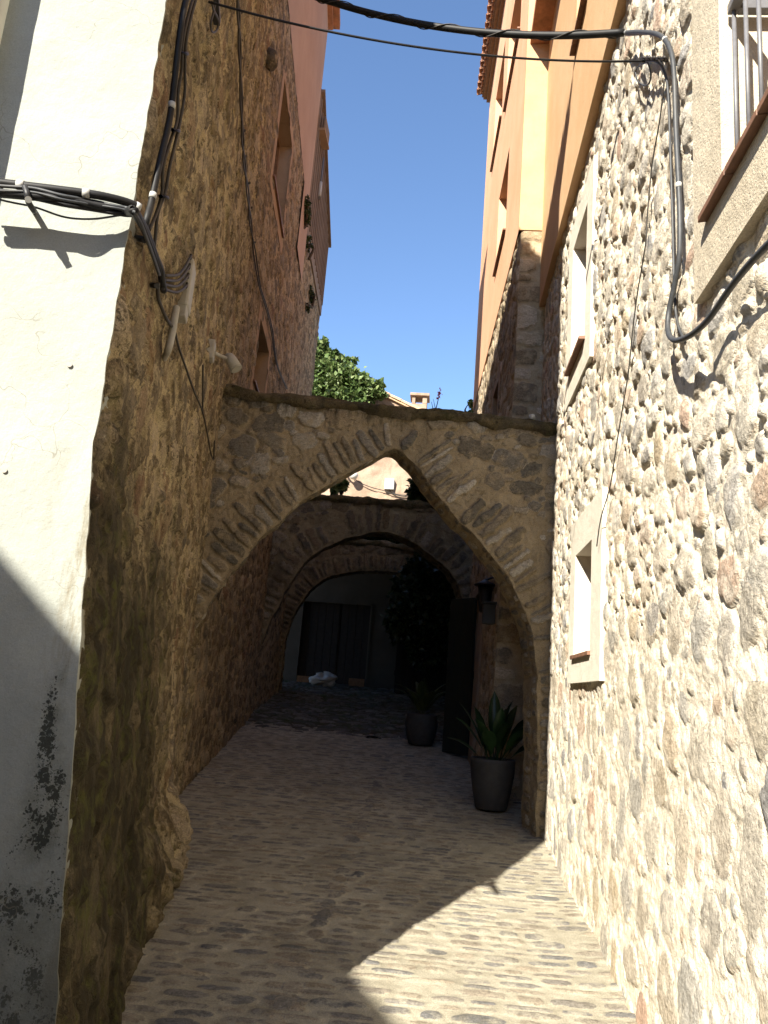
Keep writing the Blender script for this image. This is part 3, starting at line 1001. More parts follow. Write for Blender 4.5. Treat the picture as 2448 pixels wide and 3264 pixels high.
# door of the orange house, its leaf standing open into the alley
fr = MB()
for (a, b_, c, d) in ((1.40, 1.92, 0.5, 3.05), (1.92, 2.9, 2.92, 3.05), (2.9, 3.1, 0.5, 3.05)):
    V = []
    for zz in (c, d):
        for (u, o) in ((a, -0.15), (b_, -0.15), (b_, 0.045), (a, 0.045)):
            V.append(_pp(PS, u, zz, o + float(bt_s(np.array(zz)))))
    fr.add(V, np.array([[0, 3, 2, 1], [4, 5, 6, 7], [0, 1, 5, 4], [1, 2, 6, 5], [2, 3, 7, 6], [3, 0, 4, 7]]))
fr.build('door_frame', M['frame_stone'], oh, 0.006)
la, lb = np.array([0.40, 10.34]), np.array([0.10, 10.72])
ld = _n(lb - la)
ln = np.array([-ld[1], ld[0]])
Rz = np.array([[ld[0], ln[0], 0], [ld[1], ln[1], 0], [0, 0, 1]])
lf = MB()
for k in range(4):
    lf.box((k * 0.125, -0.02, 0.06), (k * 0.125 + 0.121, 0.02, 2.03), Rz, (la[0], la[1], 0.80))
for z in (0.25, 1.0, 1.75):
    lf.box((0.02, -0.045, z), (0.48, -0.021, z + 0.10), Rz, (la[0], la[1], 0.80))
door = lf.build('door', M['door_green'], oh, 0.003)
MB().tube([tuple(Rz @ np.array([0.43, -0.03, 1.0]) + np.array([la[0], la[1], 0.8])), tuple(Rz @ np.array([0.43, -0.09, 1.0]) + np.array([la[0], la[1], 0.8])),
           tuple(Rz @ np.array([0.35, -0.09, 1.0]) + np.array([la[0], la[1], 0.8]))], 0.011).build('handle', M['white_tie'], door)

# ================================================================== LEFT CORNER HOUSE
PL = Path([(-1.19, 2.45), (-2.27, 7.2), (-2.85, 12.5), (-3.08, 15.8)], 1)
UB, UC, UD = PL.c[1], PL.c[2], PL.c[3]


def lu(y):
    return float(np.interp(y, PL.p[:, 1], PL.c))


def bt_c(z):
    return 0.155 * np.clip((2.27 - z) / 1.73, 0, 1.3)


def bt_l(U, V):
    y = np.interp(U, PL.c, PL.p[:, 1])
    near = bt_c(V) * np.interp(y, [2.4, 4.5, 6.0, 6.6], [1, 0.9, 0.35, 0.0])
    bulge = np.interp(y, [2.4, 3.2, 4.0, 5.1, 5.9, 6.25, 6.6], [0, 0.02, 0.05, 0.12, 0.15, 0.09, 0.0]) * np.clip((0.70 - V + 0.22 * (vn(U * 3, V * 0, 71) - 0.5)) / 0.22, 0, 1) ** 0.7
    lump = 0.06 * (fbm(U * 2.2, V * 1.6, 77, 3) - 0.5) * np.clip((1.9 - V) / 1.0, 0, 1)
    wav = 0.05 * (fbm(U * 1.1, V * 0.8, 78, 2) - 0.5) * np.clip(U / 0.4, 0, 1) * np.clip((lu(7.6) - U) / 0.5, 0, 1)
    return near + bulge + lump * np.clip(U / 0.3, 0, 1) + wav


ch = thing('corner_house', 'cream plastered corner house at the left edge, with a mossy stone wall along the alley', 'house', (-1.2, 2.5, 0.1))
UE = lu(7.6)
ZR = 10.16
st = rubble(0, UE, 0, 10.1, rng, 0.12, 0.018, 8000, (0.008, 0.034), (0.8, 2.2))
for (yy, zv, a_, b_, h_) in ((5.75, 0.50, 0.15, 0.10, 0.07), (5.45, 0.40, 0.12, 0.07, 0.08), (5.95, 0.58, 0.12, 0.07, 0.05), (5.1, 0.38, 0.12, 0.06, 0.07), (4.7, 0.40, 0.14, 0.06, 0.06), (4.3, 0.34, 0.10, 0.06, 0.06), (3.7, 0.34, 0.12, 0.055, 0.05), (6.6, 0.55, 0.12, 0.07, 0.06), (7.0, 0.60, 0.10, 0.06, 0.06)):
    st.append((lu(yy), zv, a_, b_, 0.1, h_, 0.42, 2.6))
mb = MB()
wall_relief(mb, PL, 0, UE, 0.0, 10.12, 0.02, 0.02, st, 61, [], bt_l, base=0.022, fade=0.03, warp=0.3, rough=0.5)
panel(mb, PL, 0, UE, 10.12, ZR, 0.0)
mb.build('stone_wall', M['left_stone'], ch)
zz = np.concatenate([np.arange(-0.02, 5.0, 0.03), [6, 8, ZR]])
ss = np.concatenate([np.linspace(0, 0.9, 50), [1.4, 2.5, 5.0]])
S_, Z_ = np.meshgrid(ss, zz)
b_ = bt_c(Z_)
uu = -b_ + S_ * (5.0 + b_) / 5.0
nz = 0.010 * (fbm(uu * 5, Z_ * 5, 88, 3) - 0.5) * np.clip(S_ / 0.05, 0, 1)
edge_n = np.where(S_ < 0.001, 0.012 * (fbm(Z_ * 14, Z_ * 0 + 3, 90, 3) - 0.5), 0)
uu = uu + edge_n - 0.004
mb = MB()
mb.grid(np.stack([-1.19 - 0.976 * uu + 0.217 * (nz + 0.008), 2.45 - 0.217 * uu - 0.976 * (nz + 0.008), Z_], -1))
# rounded return of the plaster onto the stone
r0 = np.stack([-1.19 - 0.976 * uu[:, 0] + 0.217 * 0.008, 2.45 - 0.217 * uu[:, 0] - 0.976 * 0.008, zz], -1)
r1 = r0 + np.array([-0.03, 0.12, 0])
mb.grid(np.stack([r0, r1], 1))
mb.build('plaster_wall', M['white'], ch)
mb = MB()
mb.prism([(-1.32, 2.56), (-2.40, 7.2), (-2.47, 7.55), (-8.5, 7.55), (-8.5, 0.92)], 0.0, ZR - 0.02)
mb.build('rear_wall', M['brown_render'], ch)
rf = MB()
rf.prism([(-1.05, 2.18), (-1.98, 7.0), (-2.03, 7.6), (-8.7, 7.6), (-8.7, 0.48)], ZR, ZR + 0.09)
rt = rf.build('roof', M['terracotta'], ch)
ti = MB()
for k in range(int(5.2 / 0.19)):
    y = 2.26 + 0.19 * k
    x = -1.05 - 0.193 * (y - 2.18)
    barrel(ti, (x + 0.07, y + 0.01, ZR + 0.10), (x - 0.9, y + 0.2, ZR + 0.36), 0.085)
ti.build('eave_tiles', M['terracotta'], rt)
# drain pipe on the plaster front
px0 = hit(-6, 0, (-1.12, 2.37, 0), (0.217, -0.976, 0))
dp = MB()
dp.tube([(px0[0] - 0.012, px0[1] - 0.0, 3.0), (px0[0] - 0.012, px0[1], ZR)], 0.045, 16, False)
dpo = dp.build('drainpipe', M['pipe'], ch)
# round boulder left proud of the stone wall
bo = hx(1150 / 1.3554, 240 / 1.3554, -1.19, -0.2274, 2.45)
b = MB()
th = np.linspace(0, np.pi, 12)
ph = np.linspace(0, 2 * np.pi, 18)
TH, PH = np.meshgrid(th, ph)
rr = 0.085 * (1 + 0.5 * (fbm(TH * 1.5 + 9, PH * 0.9, 5, 2) - 0.5))
b.grid(np.stack([bo[0] + 0.06 + rr * np.sin(TH) * np.cos(PH) * 0.9, bo[1] + rr * np.sin(TH) * np.sin(PH) * 1.25, bo[2] - 0.05 + rr * np.cos(TH) * 1.5], -1), None, True,
       np.tile(np.array([1, 0.55, 0.5, 0]), TH.shape + (1,)))
b.build('protruding_stone', M['left_far_stone'], ch)

# ================================================================== PINK HOUSE (left, past the arch)
LP = (-2.27, -0.1094, 7.2)


def lw_(px, py):
    p = hx(px, py, *LP)
    return lu(p[1]), float(p[2])


c1 = lambda x, y: (x / 1.3554, y / 1.3554)
c3 = lambda x, y: (600 + x / 1.3554, 1000 + y / 1.3554)
a0, a1, a2 = lw_(*c1(1222, 350)), lw_(*c1(1258, 625)), lw_(*c1(1165, 720))
P1 = (a0[0], a1[0], a2[1], (a0[1] + a1[1]) / 2)
b0, b1, b2 = lw_(*c3(305, 30)), lw_(*c3(345, 160)), lw_(*c3(270, 280))
P2 = (b0[0], b1[0], b2[1], (b0[1] + b1[1]) / 2)
ZP = (lw_(*c1(1235, 60))[1] + lw_(*c1(1300, 560))[1]) / 2
ZT = 13.75
print('pink windows', P1, P2, 'render from', ZP)
ph_ = thing('pink_house', 'pink upper storey over brown rubble on the left side, rising above the first arch', 'house', (-2.5, 10, 0.9))
st = rubble(UE, UC, 0.4, ZP, rng, 0.13, 0.03, 4200, (0.010, 0.030), (0.9, 2.0))
mb = MB()
ragged = 0
wall_relief(mb, PL, UE, UC, 0.3, ZP, 0.024, 0.024, st, 71, [P1, P2], None, base=0.016, fade=0.03, rough=0.3)
mb.build('stone_wall', M['left_far_stone'], ph_)
mb = MB()
panel(mb, PL, UE, UC, ZP, ZT, 0.012)
# the lower hanging flap of render at the far end
panel(mb, PL, UC - 1.15, UC, ZP - 1.3, ZP, 0.036)
mb.add([_pp(PL, UC, 0.5, 0.0), _pp(PL, UC, ZT, 0.012), _pp(PL, UC, ZT, -5), _pp(PL, UC, 0.5, -5)], [[0, 1, 2, 3]])
mb.build('plaster_wall', M['pink'], ph_)
mb = MB()
mb.prism([(-2.72, 7.62), (-3.15, 12.4), (-9, 12.4), (-9, 7.62)], 0.2, ZT - 0.02)
mb.build('rear_wall', M['brown_render'], ph_)
for Wd in (P1, P2):
    window(ph_, PL, *Wd, 0.0, 0.22, 0, 0.03, M['brown_render'], bandw=(0.16, 0.16, 0.16, 0.18), proud=0.02)
rf = MB()
pbox(rf, PL, UE, UC + 0.12, ZT, ZT + 0.12, -4.5, 0.22)
pbox(rf, PL, UE, UC + 0.06, ZT - 0.08, ZT, -0.3, 0.10)
rf.build('roof', M['terracotta'], ph_)

# ================================================================== LEFT ANNEX WITH SLOPING ROOF
an = thing('annex', 'dark weathered annex with a sloping grey top edge beyond the pink house', 'building', (-3, 14, 1.2))
PA = Path([(-2.862, 12.5), (-3.08, 15.8)], 1)
LA = PA.c[1]
st = rubble(0, LA, 1, 9.5, rng, 0.12, 0.04, 900, (0.012, 0.035), (0.9, 2.0))
mb = MB()
wall_relief(mb, PA, 0, LA, 1.0, 9.4, 0.04, 0.04, st, 81, [], None, base=0.02, fade=0.05)
mb.build('stone_wall', M['left_far_stone'], an)
mb = MB()
za, zb = 12.25, 11.05
V = [_pp(PA, 0, 9.4, 0.03), _pp(PA, LA, 9.4, 0.03), _pp(PA, LA, zb, 0.03), _pp(PA, 0, za, 0.03),
     _pp(PA, 0, 9.4, -2.5), _pp(PA, LA, 9.4, -2.5), _pp(PA, LA, zb, -2.5), _pp(PA, 0, za, -2.5)]
mb.add(V, np.array([[0, 1, 2, 3], [1, 5, 6, 2], [3, 2, 6, 7], [4, 7, 6, 5], [0, 3, 7, 4], [0, 4, 5, 1]]))
mb.add([_pp(PA, LA, 1.0, 0.0), _pp(PA, LA, 9.4, 0.0), _pp(PA, LA, 9.4, -2.5), _pp(PA, LA, 1.0, -2.5)], [[0, 1, 2, 3]])
mb.add([_pp(PA, LA, 1.0, -2.5), _pp(PA, LA, 9.4, -2.5), _pp(PA, 0, 9.4, -2.5), _pp(PA, 0, 1.0, -2.5)], [[0, 1, 2, 3]])
for k in range(14):
    u = LA * (k + 0.5) / 14
    z1 = za + (zb - za) * (k + 0.5) / 14
    pbox(mb, PA, u - 0.02, u + 0.02, 9.6, z1 - 0.02, 0.03, 0.055)
mb.build('boarded_top', M['slate_grey'], an)
mb = MB()
V = [_pp(PA, -0.02, za, 0.10), _pp(PA, LA + 0.05, zb, 0.10), _pp(PA, LA + 0.05, zb, -2.6), _pp(PA, -0.02, za, -2.6)]
V2 = [[v[0], v[1], v[2] + 0.06] for v in V]
mb.add(V + V2, np.array([[0, 3, 2, 1], [4, 5, 6, 7], [0, 1, 5, 4], [1, 2, 6, 5], [2, 3, 7, 6], [3, 0, 4, 7]]))
mb.build('roof', M['slate_grey'], an)

# ================================================================== ARCHES
def make_arch(name, label, inner, yf, T, xl, xr, top, c, seed, vlen, vw, mat, N=360, NR=64, soff=0.02, n_stones=260, big=0.13, skew=0.0):
    rg = np.random.default_rng(seed)
    a = thing(name, label, 'arch', (c[0], yf, 0.5), 'stone arches spanning the alley')
    P = catmull(np.array([(x, 0, z) for x, z in inner], float), 10)[:, [0, 2]]
    d = np.concatenate([[0], np.cumsum(np.hypot(*np.diff(P, axis=0).T))])
    L = d[-1]
    s = np.linspace(0, L, N)
    P = np.stack([np.interp(s, d, P[:, 0]), np.interp(s, d, P[:, 1])], -1)
    Tn = np.gradient(P, axis=0)
    Tn /= np.hypot(Tn[:, 0], Tn[:, 1])[:, None]
    Nn = np.stack([-Tn[:, 1], Tn[:, 0]], -1)
    P = P + Nn * (0.045 * (fbm(s * 4.5, s * 0, seed, 3) - 0.5))[:, None]
    # outer border met by rays from the centre
    O = np.zeros_like(P)
    for i in range(N):
        dv = P[i] - np.array(c)
        if dv[1] < 0:
            O[i] = (xl if dv[0] < 0 else xr, P[i][1])
            continue
        best = 1e9
        if dv[0] < 0:
            best = min(best, (xl - c[0]) / dv[0])
        if dv[0] > 0:
            best = min(best, (xr - c[0]) / dv[0])
        lo, hi = 0.0, best
        for _ in range(30):
            m = (lo + hi) / 2
            q_ = np.array(c) + dv * m
            if q_[1] < top(q_[0]):
                lo = m
            else:
                hi = m
        O[i] = np.array(c) + dv * lo
    t = np.linspace(0, 1, NR)[:, None, None]
    Q = P[None] * (1 - t) + O[None] * t
    U, V = Q[..., 0], Q[..., 1]
    stones = []
    u = 0.05
    while u < L:
        w = rg.uniform(*vw)
        k = min(int((u + w / 2) / L * N), N - 1)
        ln_ = vlen * rg.uniform(0.6, 1.12)
        cen = P[k] + Nn[k] * (ln_ / 2 + rg.uniform(0.0, 0.04))
        th = math.atan2(Nn[k][1], Nn[k][0]) + rg.uniform(-0.14, 0.14)
        if rg.random() > 0.08:
            stones.append((cen[0], cen[1], ln_ / 2, max(w / 2 - 0.012, 0.014), th, rg.uniform(0.014, 0.036), rg.random(), rg.uniform(2.6, 4.2)))
        u += w
    for s_ in rubble(xl, xr, 0.3, top(c[0]) + 0.15, rg, big, 0.03, n_stones * 4, (0.010, 0.03), (0.9, 2.2)):
        dd = np.min(np.hypot(P[:, 0] - s_[0], P[:, 1] - s_[1]))
        if dd > vlen * 1.02 + s_[3] * 0.8:
            stones.append(s_)
    H, K, G = relief(U, V, stones, seed, base=0.012, regular=False, warp=0.2, rough=0.25)
    fade = np.clip(t[..., 0] * 60, 0, 1)
    H = H * fade
    mb = MB()
    mb.grid(np.stack([U, yf - H, V], -1), None, True, dat_of(K, G, H))
    mb.grid(np.stack([U[::8] + skew * T, np.full_like(U[::8], yf + T), V[::8]], -1), None, True, dat_of(K[::8], G[::8], H[::8]), True)
    ny = max(int(T / 0.022), 6)
    SU, SV = np.meshgrid(s, np.linspace(0, T, ny))
    ss_ = courses(0, L, -0.02, T, (0.10, 0.2), (vw[0], vw[1] * 1.2), rg, 0.01, 0.1, 0.1, (0.01, soff), 0.1)
    Hs, Ks, Gs = relief(SU, SV, ss_, seed + 1, base=0.012, rough=0.3)
    e = np.clip(np.minimum(SV, T - SV) / 0.03, 0, 1)
    Hs = Hs * e
    SP_ = np.stack([P[None, :, 0] - Nn[None, :, 0] * Hs + skew * SV, yf + SV, P[None, :, 1] - Nn[None, :, 1] * Hs], -1)
    mb.grid(SP_, None, True, dat_of(Ks, Gs, Hs))
    mb.build('masonry', mat, a)
    # weathered capping
    xs_ = np.linspace(xl, xr, int((xr - xl) / 0.018))
    prof = [(-0.02, -0.10), (-0.05, -0.07), (-0.058, -0.035), (-0.05, -0.005), (-0.012, 0.022), (0.06, 0.035), (T * 0.5, 0.045), (T - 0.02, 0.03), (T + 0.03, -0.02), (T + 0.01, -0.08)]
    G_ = []
    for j, (py, pz) in enumerate(prof):
        jag = 0.085 * (fbm(xs_ * 6, np.full_like(xs_, j * 0.45), seed + 7, 4) - 0.5)
        jag2 = 0.10 * (fbm(xs_ * 7, np.full_like(xs_, j * 0.6 + 9), seed + 8, 4) - 0.5)
        G_.append(np.stack([xs_ + skew * py, yf + py + jag2 * 0.6, np.array([top(x) for x in xs_]) + pz + jag], -1))
    G_ = np.array(G_)
    dd_ = np.zeros(G_.shape[:2] + (4,))
    dd_[..., 0] = (vn(G_[..., 0] * 6, G_[..., 2] * 6, seed) > 0.55)
    dd_[..., 1] = vn(G_[..., 0] * 3.5, G_[..., 1] * 3, seed + 2)
    MB().grid(G_, None, True, dd_).build('capping', M['mosscap'], a)
    return a


top1 = lambda x: float(np.interp(x, [-2.6, -2.2, -1.72, -1.27, -0.64, 0.06, 0.55, 0.88, 1.1], [4.33, 4.31, 4.25, 4.24, 4.19, 4.165, 4.11, 4.09, 4.06]))
make_arch('stone_arch', 'nearest pointed arch of tan rubble and long voussoirs with a mossy top', [(-2.34, 0.35), (-2.335, 0.8), (-2.33, 1.31), (-2.31, 1.68), (-2.21, 2.06), (-2.04, 2.39), (-1.74, 2.84), (-1.39, 3.216), (-0.98, 3.52),
          (-0.66, 3.745), (-0.54, 3.785), (-0.42, 3.70), (-0.104, 3.338), (0.21, 3.03), (0.475, 2.728), (0.672, 2.428), (0.784, 2.15), (0.835, 1.833), (0.865, 1.252), (0.87, 0.85), (0.87, 0.35)],
          7.15, 0.30, -2.62, 1.05, top1, (-0.65, 1.3), 101, 0.37, (0.055, 0.12), M['arch_stone'], N=820, NR=130, skew=-0.30)
top2 = lambda x: float(np.interp(x, [-3.2, -1.6, -0.25, 0.6], [4.60, 4.585, 4.55, 4.52]))
make_arch('stone_arch', 'second arch, rounder and in shade, seen through the nearest arch', [(-2.95, 0.8), (-2.93, 1.3), (-2.89, 1.71), (-2.796, 2.22), (-2.571, 2.89), (-2.256, 3.47), (-1.695, 3.886), (-0.998, 4.04), (-0.503, 3.887), (-0.117, 3.613),
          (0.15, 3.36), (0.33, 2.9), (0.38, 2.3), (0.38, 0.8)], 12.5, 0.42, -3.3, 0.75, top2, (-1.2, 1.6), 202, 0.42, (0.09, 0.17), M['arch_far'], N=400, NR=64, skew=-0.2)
top3 = lambda x: float(np.interp(x, [-3.3, -1.3, -0.6, 0.8], [4.32, 4.36, 4.25, 4.2]))
make_arch('stone_arch', 'farthest low arch with thin voussoirs in front of the dark wooden door', [(-2.98, 1.2), (-2.96, 2.0), (-2.9, 2.6), (-2.72, 3.1), (-2.486, 3.42), (-2.15, 3.64), (-1.449, 3.785), (-0.827, 3.735), (-0.3, 3.5), (0.05, 3.1),
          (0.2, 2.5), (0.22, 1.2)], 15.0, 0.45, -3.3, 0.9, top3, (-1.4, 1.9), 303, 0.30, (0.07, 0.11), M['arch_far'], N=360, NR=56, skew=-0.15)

# ================================================================== YARD HOUSE WITH THE DARK DOOR
gh = thing('yard_house', 'low grey rendered building with a wide dark plank door beyond the farthest arch', 'building', (-2.3, 17.4, 1.58))
PG = Path([(-4.6, 17.4), (-0.95, 17.4)], 1)     # normal faces -Y
DR = (4.6 - 3.09, 4.6 - 1.57, 1.5, 3.40)
mb = MB()
panel(mb, PG, 0, 3.65, 1.4, 5.1, 0.0, [DR], 0.14)
mb.prism([(-4.6, 17.56), (-0.95, 17.56), (-0.95, 21), (-4.6, 21)], 1.3, 5.09)
mb.add([(-0.95, 17.4, 1.4), (-0.95, 17.56, 1.4), (-0.95, 17.56, 5.1), (-0.95, 17.4, 5.1)], [[0, 1, 2, 3]])
mb.build('wall', M['court_render'], gh)
dr = MB()
n = 9
for k in range(n):
    w = (DR[1] - DR[0]) / n
    dr.box((-4.6 + DR[0] + k * w + 0.004, 17.49, 1.56), (-4.6 + DR[0] + (k + 1) * w - 0.004, 17.53, 3.395))
dr.box((-4.6 + DR[0] + 0.76, 17.47, 1.6), (-4.6 + DR[0] + 0.80, 17.489, 3.39))
dro = dr.build('door', M['door_wood'], gh)
MB().box((-1.605, 17.37, 1.56), (-1.57, 17.399, 3.40)).box((-3.09, 17.37, 3.36), (-1.57, 17.399, 3.40)).build('door_frame', M['court_render'], gh)
rf = MB()
rf.add([(-4.8, 17.1, 5.11), (-0.8, 17.1, 5.11), (-0.8, 21.2, 5.5), (-4.8, 21.2, 5.5), (-4.8, 17.1, 5.2), (-0.8, 17.1, 5.2), (-0.8, 21.2, 5.6), (-4.8, 21.2, 5.6)],
       np.array([[0, 3, 2, 1], [4, 5, 6, 7], [0, 1, 5, 4], [1, 2, 6, 5], [2, 3, 7, 6], [3, 0, 4, 7]]))
rf.build('roof', M['terracotta'], gh)

# ================================================================== SUNLIT HOUSE BEHIND
YH = 22.5
rh = thing('rear_house', 'sunlit house with peeling pinkish render and tiled roof seen above the second arch', 'house', (-2, YH, 1.6))
poly = [(-6.0, 1.5), (-6.0, 9.4), (-4.0, 10.95), (0.35, 9.05), (0.35, 1.5)]
mb = MB()
nu, nv = 130, 110
X_, Z_ = np.meshgrid(np.linspace(-6, 0.35, nu), np.linspace(0, 1, nv))
zt = np.interp(X_, [-6, -4.0, 0.35], [9.4, 10.95, 9.05])
Zw = 1.5 + (zt - 1.5) * Z_
mb.grid(np.stack([X_, YH - 0.10 * (fbm(X_ * 2.2, Zw * 2.2, 7, 4) - 0.5) - 0.03 * (vn(X_ * 9, Zw * 9, 8) > 0.72), Zw], -1))
mb.add([(x, YH + 0.06, z) for x, z in poly] + [(x, YH + 6, z) for x, z in poly],
       [[0, 1, 2, 3, 4], [5, 6, 7, 8, 9][::-1], [0, 1, 6, 5], [4, 3, 8, 9], [1, 2, 7, 6], [2, 3, 8, 7]])
mb.build('wall', M['far_render'], rh)
rf = MB()
rgt = random.Random(4)
for y in np.arange(YH - 0.1, YH + 3.0, 0.42):
    for x in np.arange(-3.9, 0.4, 0.36):
        z0 = 10.95 - (x + 4.0) * 0.4368
        barrel(rf, (x + 0.42, y + 0.04, z0 - 0.183 + 0.06 + rgt.uniform(0, 0.02)), (x, y + 0.04, z0 + 0.075), 0.11 + rgt.uniform(-0.01, 0.01))
rf.add([(-4.0, YH - 0.12, 10.96), (0.5, YH - 0.12, 8.99), (0.5, YH + 6, 8.99), (-4.0, YH + 6, 10.96), (-4.0, YH - 0.12, 11.03), (0.5, YH - 0.12, 9.06), (0.5, YH + 6, 9.06), (-4.0, YH + 6, 11.03)],
       np.array([[0, 3, 2, 1], [4, 5, 6, 7], [0, 1, 5, 4], [1, 2, 6, 5], [2, 3, 7, 6], [3, 0, 4, 7]]))
rfo = rf.build('roof', M['tile_pale'], rh)
cpx, cpr = hy(889 * DS, 873 * DS, YH + 1.2), hy(925 * DS, 856 * DS, YH + 1.2)
cw = MB()
xw = cpr[0] - cpx[0]
zc = cpr[2]
cw.box((cpx[0] + 0.02, YH + 1.0, zc - 1.1), (cpr[0] - 0.02, YH + 1.5, zc - 0.33))
cw.box((cpx[0] + 0.02, YH + 1.0, zc - 0.329), (cpx[0] + 0.12, YH + 1.5, zc - 0.09))
cw.box((cpr[0] - 0.16, YH + 1.0, zc - 0.329), (cpr[0] - 0.02, YH + 1.5, zc - 0.09))
cw.box((cpx[0] - 0.05, YH + 0.92, zc - 0.089), (cpr[0] + 0.05, YH + 1.58, zc))
cw.build('chimney', M['far_render'], rfo, 0.012)

# ================================================================== GARDEN WALL (right, past the orange house) and yard fence
gw = thing('garden_wall', 'dim rubble garden wall closing the right side of the yard beyond the second arch', 'wall', (0.5, 18, 1.5))
PW_ = Path([(PS.p[1][0] + 0.08, YE), (0.75, 22.4)], -1)
st = rubble(0, PW_.c[1], 1, 5.2, rng, 0.14, 0.05, 500, (0.01, 0.03))
mb = MB()
wall_relief(mb, PW_, 0, PW_.c[1], 1.0, 5.2, 0.06, 0.06, st, 91, [], None, base=0.02)
pbox(mb, PW_, 0, PW_.c[1], 1.0, 5.2, -0.4, -0.05)
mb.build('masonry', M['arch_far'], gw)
fe = thing('fence', 'dark upright plank fence in the shaded yard to the right of the plank door', 'fence', (-0.4, 16.7, 1.55))
mb = MB()
for k in range(11):
    x = -0.93 + k * 0.125
    mb.box((x, 16.68 + 0.008 * (k % 2), 1.45), (x + 0.124, 16.705 + 0.008 * (k % 2), 3.0 + rgt.uniform(-0.04, 0.04)))
mb.build('planks', M['door_wood'], fe)
MB().box((-0.95, 16.71, 1.9), (0.46, 16.75, 2.0)).box((-0.95, 16.71, 2.7), (0.46, 16.75, 2.8)).build('fence_rail', M['door_wood'], fe)

# ================================================================== HOUSE ACROSS THE STREET (its roofline shades the plaster foot and the near cobbles)
s1 = hit(100 * DS, 1310 * DS, (-1.19, 2.45, 0), (0.217, -0.976, 0))
ev = s1 - SUN / SUN[1] * 5.0 if SUN[1] else s1
ed = np.array([-0.41, 0.912, 0])
a_, b_ = ev - ed * 9, ev + ed * 2.6
ou = np.array([-0.912, -0.41, 0])
op = thing('opposite_house', 'plain cream house across the street behind the viewer, shading the plaster wall foot', 'house', (a_[0], a_[1], 0))
c_, d_ = b_ + ou * 7, a_ + ou * 7
i0, i1 = a_ + ou * 0.3, b_ + ou * 0.3
mb = MB()
mb.prism([(i0[0], i0[1]), (i1[0], i1[1]), (c_[0], c_[1]), (d_[0], d_[1])], -0.5, ev[2] - 0.1)
mb.build('wall', M['cream_render'], op)
mb = MB()
mb.prism([(a_[0], a_[1]), (b_[0], b_[1]), (c_[0], c_[1]), (d_[0], d_[1])], ev[2] - 0.098, ev[2])
mb.build('roof', M['terracotta'], op)

lh = thing('added_low_house', 'added low cream house across the street behind the viewer, unseen, cutting skylight and bounce', 'house', (2, -3.3, 0))  # unseen house added to block sky and deepen the alley's shade
ya = -3.3
xa = ev[0] + ed[0] / ed[1] * (ya - ev[1]) + 0.25
mb = MB()
mb.prism([(xa + 0.15, ya - 0.25), (12, ya - 0.25), (12, -10), (xa + 3.2, -10)], -0.5, 4.05)
mb.build('wall', M['cream_render'], lh)
mb = MB()
mb.prism([(xa, ya), (12.2, ya), (12.2, -10.2), (xa + 3.1, -10.2)], 4.052, 4.15)
mb.build('roof', M['terracotta'], lh)

# ================================================================== CABLES AND FITTINGS
NL = (-1.19, -0.2274, 2.45)                    # alley-side plane of the corner house
LN = _n(np.array([1.0, 0.2274, 0]))            # its normal, into the alley
WN = np.array([0.217, -0.976, 0])


def nl(p, off=0.0):
    q = hx(p[0], p[1], NL[0] + off, NL[1], NL[2])
    return q if q[1] < 7.2 else hx(p[0], p[1], -2.27 + off, -0.1094, 7.2)


def wf(p, off):
    return hit(p[0], p[1], np.array([-1.19, 2.45, 0]) + WN * off, WN)


def rw(p, off=0.03):
    return hx(p[0], p[1], XR - off)


d = lambda x, y: (x * DS, y * DS)
ca = lambda x, y: (x / 3.16, y / 3.16)          # zoom of the photo's top left corner
cl = lambda x, y: (400 + x / 2.458, 600 + y / 2.458)
cr = lambda x, y: (2000 + x / 3.16, y / 3.16)


def cable(name, label, pts, r, mat, group=None, cat='cable', seg=10, ties=(), wrap=None):
    P = np.array(pts, float)
    o = MB().tube(P, r, seg).build(name, mat)
    tag(o, label, cat, group)
    C = catmull(P) if len(P) > 2 else P
    dd = np.concatenate([[0], np.cumsum(np.linalg.norm(np.diff(C, axis=0), axis=1))])
    at = lambda s: np.array([np.interp(s, dd, C[:, i]) for i in range(3)])
    for s in ties:
        L = dd[-1]
        MB().tube([at(s * L - 0.012), at(s * L + 0.012)], r * 1.12, 12, False).build('tape_band', M['white_tie'], o)
    if wrap:
        n = int(dd[-1] / wrap * 14)
        W_ = []
        for i in range(n):
            s = dd[-1] * i / n
            p, t = at(s), _n(at(s + 0.01) - at(s - 0.01))
            a = np.array([0, 0, 1.0])
            sd = _n(np.cross(t, a))
            u = np.cross(sd, t)
            th = 2 * math.pi * s / wrap
            W_.append(p + (sd * math.cos(th) + u * math.sin(th)) * r * 1.18)
        MB().tube(W_, r * 0.16, 5, False).build('lashing_wire', M['wire'], o)
    return o, at, dd[-1]


# the thick overhead cable, its drop on the stone house and the thin one under it
L0 = nl((800, -95), 0.02)
R0 = rw((1990, 104), 0.06)
mid = []
for t_ in np.linspace(0, 1, 9):
    p = L0 * (1 - t_) + R0 * t_
    p[2] -= 0.20 * 4 * t_ * (1 - t_)
    mid.append(p)
cable('overhead_cable', 'thick dark cable lashed with wire, sagging across the sky between the houses', mid, 0.0225, M['black_cable'], wrap=0.42)
drop = [R0, rw(d(1385, 69), 0.06), rw(d(1425, 76), 0.055), rw(d(1447, 105), 0.05), rw(d(1456, 160), 0.045), rw(d(1460, 280), 0.045), rw(d(1466, 400), 0.045), rw(d(1469, 490), 0.045), rw(d(1467, 560), 0.045),
        rw(d(1456, 620), 0.05), rw(d(1444, 680), 0.06), rw(d(1444, 718), 0.07), rw(d(1458, 735), 0.08), rw(d(1490, 725), 0.08), rw(d(1530, 690), 0.07), rw(d(1585, 612), 0.06), rw(d(1640, 548), 0.06), rw(d(1720, 470), 0.06)]
